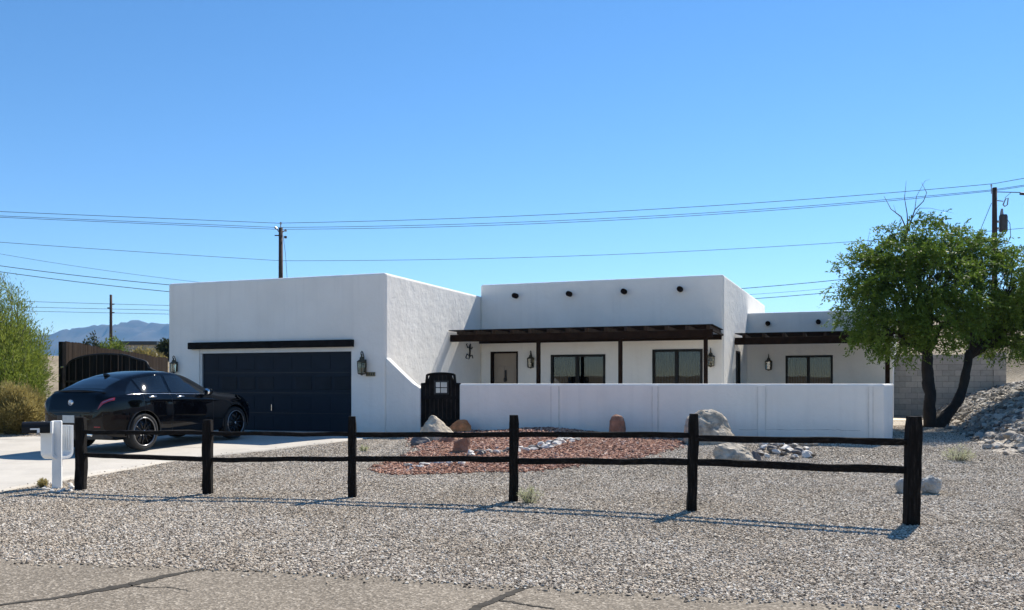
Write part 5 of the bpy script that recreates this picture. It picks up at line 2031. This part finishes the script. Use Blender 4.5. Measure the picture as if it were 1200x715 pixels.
# weeds in the gravel
bush('weed', 604, 638, 567, 591, G(620, 590).y, M['leaf_weed'], 30, 30, .008, .026, 'pale green weed at the foot of the middle fence post', 'weed', spread=.5)
bush('weed', 1104, 1142, 521, 541, G(1122, 540).y, M['leaf_weed'], 36, 30, .010, .03, 'pale weed in the gravel below the rock slope', 'weed', spread=.5)
bush('weed', 420, 432, 520, 530, G(425, 529).y, M['leaf_weed'], 14, 26, .012, .03, 'tiny pale weed left of the red gravel bed', 'weed', spread=.6)
bush('dry_weed', 44, 58, 559, 572, G(50, 571).y, M['leaf_straw'], 26, 30, .008, .04, 'dry straw weed on the driveway edge beside the mailbox post', 'weed', spread=.6, tint=.7)

# ------------------------------------------------------------------ utility poles and wires
P1D, P3D, P2D = 50.0, 42.0, 90.0


def pole(u, vtop, d, r0, label):
    x = (u - CX) / F * d; z = gz(x, d); ht = EYE - (vtop - HZ) / F * d - z
    o = empty('utility_pole', (x, d, z), 0, label=label, cat='utility pole')
    bm = bmesh.new(); tube(bm, [(0, 0, -.5), (0, 0, ht * .5), (0, 0, ht)], [r0 * 1.1, r0 * .92, r0 * .8], 12)
    build('shaft', bm, M['pole_wood'], o, True)
    return o, ht


o, ht = pole(329, 267, P1D, .15, 'dark utility pole rising behind the garage roof')
s = P1D / F
bm = bmesh.new(); tube(bm, [(0, 0, ht - .1), (0, 0, ht + 4.5 * s)], .03, 6); tube(bm, [(0, 0, ht + 4 * s), (0, 0, ht + 6.5 * s)], .055, 8); build('insulator', bm, M['porcelain'], o)
for sx, dz in ((-1, 0), (1, -3)):
    bm = bmesh.new(); tube(bm, [(sx * .1, 0, ht - 5 * s), (sx * 6 * s, 0, ht + dz * s + .02)], .035, 6); tube(bm, [(sx * 5 * s, 0, ht + (dz - 1.2) * s), (sx * 6.5 * s, 0, ht + (dz + .6) * s)], .07, 8)
    build('insulator', bm, M['porcelain'], o)
bm = bmesh.new(); box(bm, (-.2, 0, ht - 9 * s), (.3, .06, .06)); box(bm, (.28, 0, ht - 11 * s), (.16, .14, .14), bevel=.03); build('bracket', bm, M['transformer'], o)
bm = bmesh.new(); tube(bm, [(.15, -.05, ht - 9 * s), (.30, -.1, ht - 30 * s), (.42, -.2, ht - 58 * s), (1.1, -.4, 0)], .012, 5); build('guy_wire', bm, M['wire'], o)

o, ht = pole(1165.5, 220, P3D, .135, 'utility pole with a transformer behind the mesquite tree')
s = P3D / F
bm = bmesh.new(); tube(bm, [(-.16, 0, ht - .3), (-.16, 0, ht + 3.5 * s)], .02, 6); tube(bm, [(-.16, 0, ht + 1.5 * s), (-.16, 0, ht + 3.8 * s)], .04, 8); build('insulator', bm, M['porcelain'], o)
bm = bmesh.new(); tube(bm, [(.1, 0, ht - 5 * s), (30 * s, 0, ht - 5.6 * s)], .022, 6); tube(bm, [(30 * s, 0, ht - 7 * s), (35 * s, 0, ht - 7.4 * s)], .07, 8); build('side_arm', bm, M['transformer'], o)
bm = bmesh.new(); tube(bm, [(10 * s, 0, ht - 20 * s), (13 * s, 0, ht - 13 * s), (16 * s, 0, ht - 12 * s), (15 * s, 0, ht - 20 * s), (12 * s, 0, ht - 22 * s), (10 * s, 0, ht - 20 * s)], .03, 6); tube(bm, [(.1, 0, ht - 15 * s), (10 * s, 0, ht - 16 * s)], .025, 6); build('fuse_cutout', bm, M['porcelain'], o)
bm = bmesh.new(); lathe(bm, [(0, ht - 52.5 * s), (4.2 * s, ht - 52 * s), (4.6 * s, ht - 50 * s), (4.6 * s, ht - 34 * s), (3.8 * s, ht - 32 * s), (0, ht - 31.5 * s)], 18, c=(9.6 * s, -.05, 0))
tr_ = build('transformer', bm, M['transformer'], o)
bm = bmesh.new(); tube(bm, [(7.6 * s, -.05, ht - 32 * s), (8 * s, -.05, ht - 25 * s)], [.09, .05], 8); box(bm, (3.4 * s, -.05, ht - 40 * s), (2.6 * s, .1, .1)); box(bm, (3.4 * s, -.05, ht - 48 * s), (2.6 * s, .1, .1)); build('bushing', bm, M['porcelain'], tr_)
bm = bmesh.new(); tube(bm, [(14 * s, 0, ht - 36 * s), (18 * s, 0, ht - 42 * s), (19 * s, 0, ht - 58 * s), (15 * s, 0, ht - 65 * s), (4 * s, 0, ht - 67 * s)], .016, 5)
tube(bm, [(19 * s, 0, ht - 6 * s), (12 * s, 0, ht - 12 * s)], .012, 5); build('jumper_cable', bm, M['wire'], o)
bm = bmesh.new(); tube(bm, [(-.15, 0, ht - 18 * s), (-20 * s, 0, ht - 58 * s), (-43 * s, 0, ht - 105 * s)], .014, 5); build('guy_wire', bm, M['wire'], o)

o, ht = pole(130, 345.5, P2D, .16, 'far utility pole in front of the blue mountain')
s = P2D / F
bm = bmesh.new(); box(bm, (1.5 * s, 0, ht - 11 * s), (5 * s, .1, .12)); build('crossarm', bm, M['pole_wood'], o)
bm = bmesh.new(); box(bm, (-1.5 * s, 0, ht - 15.5 * s), (5 * s, .1, .12)); build('crossarm', bm, M['pole_wood'], o)
bm = bmesh.new(); box(bm, (1.5 * s, 0, ht - 21 * s), (5 * s, .1, .12)); build('crossarm', bm, M['pole_wood'], o)


def wire(pts, dl, dr, r_, label, n=40):
    """cable through image points; inverse depth linear across the span from dl (first) to dr (last)"""
    us = np.array([p[0] for p in pts]); vs = np.array([p[1] for p in pts])
    deg = min(2, len(pts) - 1)
    co_ = np.polyfit(us, vs, deg)
    bm = bmesh.new(); P_ = []
    for u in np.linspace(us[0], us[-1], n):
        t = (u - us[0]) / (us[-1] - us[0]); d = 1 / ((1 - t) / dl + t / dr)
        P_.append(W(u, np.polyval(co_, u), d))
    tube(bm, P_, r_, 5)
    return tag(build('power_line', bm, M['wire']), label, 'power line', 'overhead power lines')


xP1, xP3 = 329, 1165
for lab, v1_, v3, vm, vl, r_ in (('topmost overhead wire running to the pole with the transformer', 261.5, 215.3, 247.3 - .0, 0, .014),
                                 ('second overhead wire from the top running to the transformer pole', 266.6, 222.3, 251.2, 0, .013),
                                 ('third overhead wire from the top running to the transformer pole', 268.8, 223.6, 253.6, 0, .013)):
    wire([(329, v1_), (800, vm - (4 if vl == 0 and v1_ < 265 else 0)), (1165, v3)], P1D, P3D, r_, lab)
for lab, a, b, r_ in (('topmost overhead wire continuing right past the transformer pole', 215.3, 209, .014), ('second overhead wire continuing right past the transformer pole', 222.3, 217, .013), ('third overhead wire continuing right past the transformer pole', 223.6, 218.4, .013)):
    wire([(1165, a), (1200, b), (1300, b - 17)], P3D, 36, r_, lab)
for lab, a, b, r_ in (('topmost overhead wire leaving the garage pole to the left', 247.3, 261.5, .014), ('second overhead wire leaving the garage pole to the left', 252.4, 266.6, .013), ('third overhead wire leaving the garage pole to the left', 254, 268.8, .013)):
    wire([(-160, a - 6), (0, a), (160, (a + b) / 2 + 1.0), (329, b)], 42, P1D, r_, lab)
wire([(329, 305.5), (800, 295.7), (1013, 281), (1200, 268)], P1D, P3D - 1, .012, 'lower overhead cable from the garage pole passing behind the mesquite tree')
wire([(-160, 272), (0, 283.4), (160, 295.5), (329, 305.5)], 42, P1D, .012, 'lower overhead cable leaving the garage pole to the left')
# sagging service lines behind the house
wire([(-160, 283), (0, 312.5), (197, 339.5), (870, 334), (988, 325), (1240, 297)], 46, 46, .017, 'dark sagging service cable behind the house, upper of the thick pair')
wire([(-160, 290), (0, 319.2), (197, 346.5), (885, 346.7), (988, 339.3), (1240, 313)], 46, 46, .017, 'dark sagging service cable behind the house, lower of the thick pair')
wire([(-160, 262), (0, 297), (197, 336), (880, 339.3), (988, 332.5), (1240, 309)], 48, 48, .009, 'thin sagging cable between the thick pair behind the house')
wire([(-100, 349), (57, 353.4), (130, 356.3), (195, 358.6), (400, 362)], P2D, P2D, .022, 'upper thin wire on the far pole before the mountain')
wire([(-100, 357), (57, 360), (130, 362.2), (195, 364), (400, 367)], P2D, P2D, .022, 'middle thin wire on the far pole before the mountain')
wire([(-100, 362), (57, 365), (130, 366.5), (195, 368.6), (400, 372)], P2D, P2D, .022, 'lower thin wire on the far pole before the mountain')

# ------------------------------------------------------------------ far building and mountains
fb = empty('distant_building', (W(170, 403, 120).x, 120, 0), 0, label='low dark roofed building far beyond the fence', cat='building')
bm = bmesh.new(); box(bm, (0, 0, 4.6), (5.0, 5, 4.4)); build('wall', bm, M['boulder_grey'], fb)
bm = bmesh.new(); box(bm, (0, 0, 7.05), (5.6, 5.6, .5)); build('roof', bm, M['trim_black'], fb)

mm, nt_, b_ = new_mat('mountain_rock')
geo_ = nt_.nodes.new('ShaderNodeNewGeometry')
nn = nt_.nodes.new('ShaderNodeTexNoise'); nn.inputs['Scale'].default_value = .004; nn.inputs['Detail'].default_value = 9; nn.inputs['Roughness'].default_value = .65
nt_.links.new(geo_.outputs['Position'], nn.inputs['Vector'])
nt_.links.new(ramp(nt_, nn.outputs[0], [(.35, (.05, .042, .038)), (.65, (.12, .098, .08))]), b_.inputs['Base Color'])
b_.inputs['Roughness'].default_value = 1
MD = 5600
prof = [(-400, 405), (-250, 398), (-120, 404), (-30, 396), (40, 400), (75, 390), (90, 383.5), (100, 381), (112, 380.5), (126, 379.5), (140, 376), (152, 374), (163, 372.8), (170, 375.5), (178, 378.8), (186, 376.5), (195, 375), (230, 372), (300, 380), (380, 390), (520, 384), (700, 396), (900, 392), (1100, 400), (1400, 398), (1700, 410)]
us = np.linspace(-400, 1700, 900)
rows = 40
V = []
for j in range(rows + 1):
    f = j / rows                       # 0 front foot .. 1 behind the ridge
    for u in us:
        top = EYE + (HZ - interp(prof, u)) * .96 / F * MD
        d = MD - 1300 + 1700 * f
        x = (u - CX) / F * MD + 40 * noise.noise(Vector((u * .05, f * 6, 2)))
        h = top * (ss(0, .77, f) if f < .77 else 1 - .9 * ss(.77, 1.0, f))
        h *= 1 + (.22 * noise.ridged_multi_fractal(Vector((u * .022, f * 3.2, 0)), 1, 2.1, 5, 1, 2) - .30) * (4 * f * (1 - f)) * (1 - ss(.70, .77, f) * .85 if f < .85 else .2)
        V.append((x, d, h - 6))
n = len(us); L_ = []
for j in range(rows):
    for i in range(n - 1):
        a = j * n + i; L_ += [a, a + 1, a + n + 1, a + n]
tag(link('mountains', npmesh('mountains', V, 4, L_, (mm,)), smooth=True), kind='structure')

# ------------------------------------------------------------------ air
bm = bmesh.new(); box(bm, (0, 2000, 255), (15000, 9000, 530))
hm = bpy.data.materials.new('haze_air'); hm.use_nodes = True
nt_ = hm.node_tree; nt_.nodes.clear()
out_ = nt_.nodes.new('ShaderNodeOutputMaterial'); pv = nt_.nodes.new('ShaderNodeVolumePrincipled')
pv.inputs['Color'].default_value = (.20, .55, 1.0, 1); pv.inputs['Density'].default_value = 9e-5; pv.inputs['Anisotropy'].default_value = .2
nt_.links.new(pv.outputs[0], out_.inputs['Volume'])
HAZE = True
if HAZE:
    tag(build('haze', bm, hm), kind='stuff')
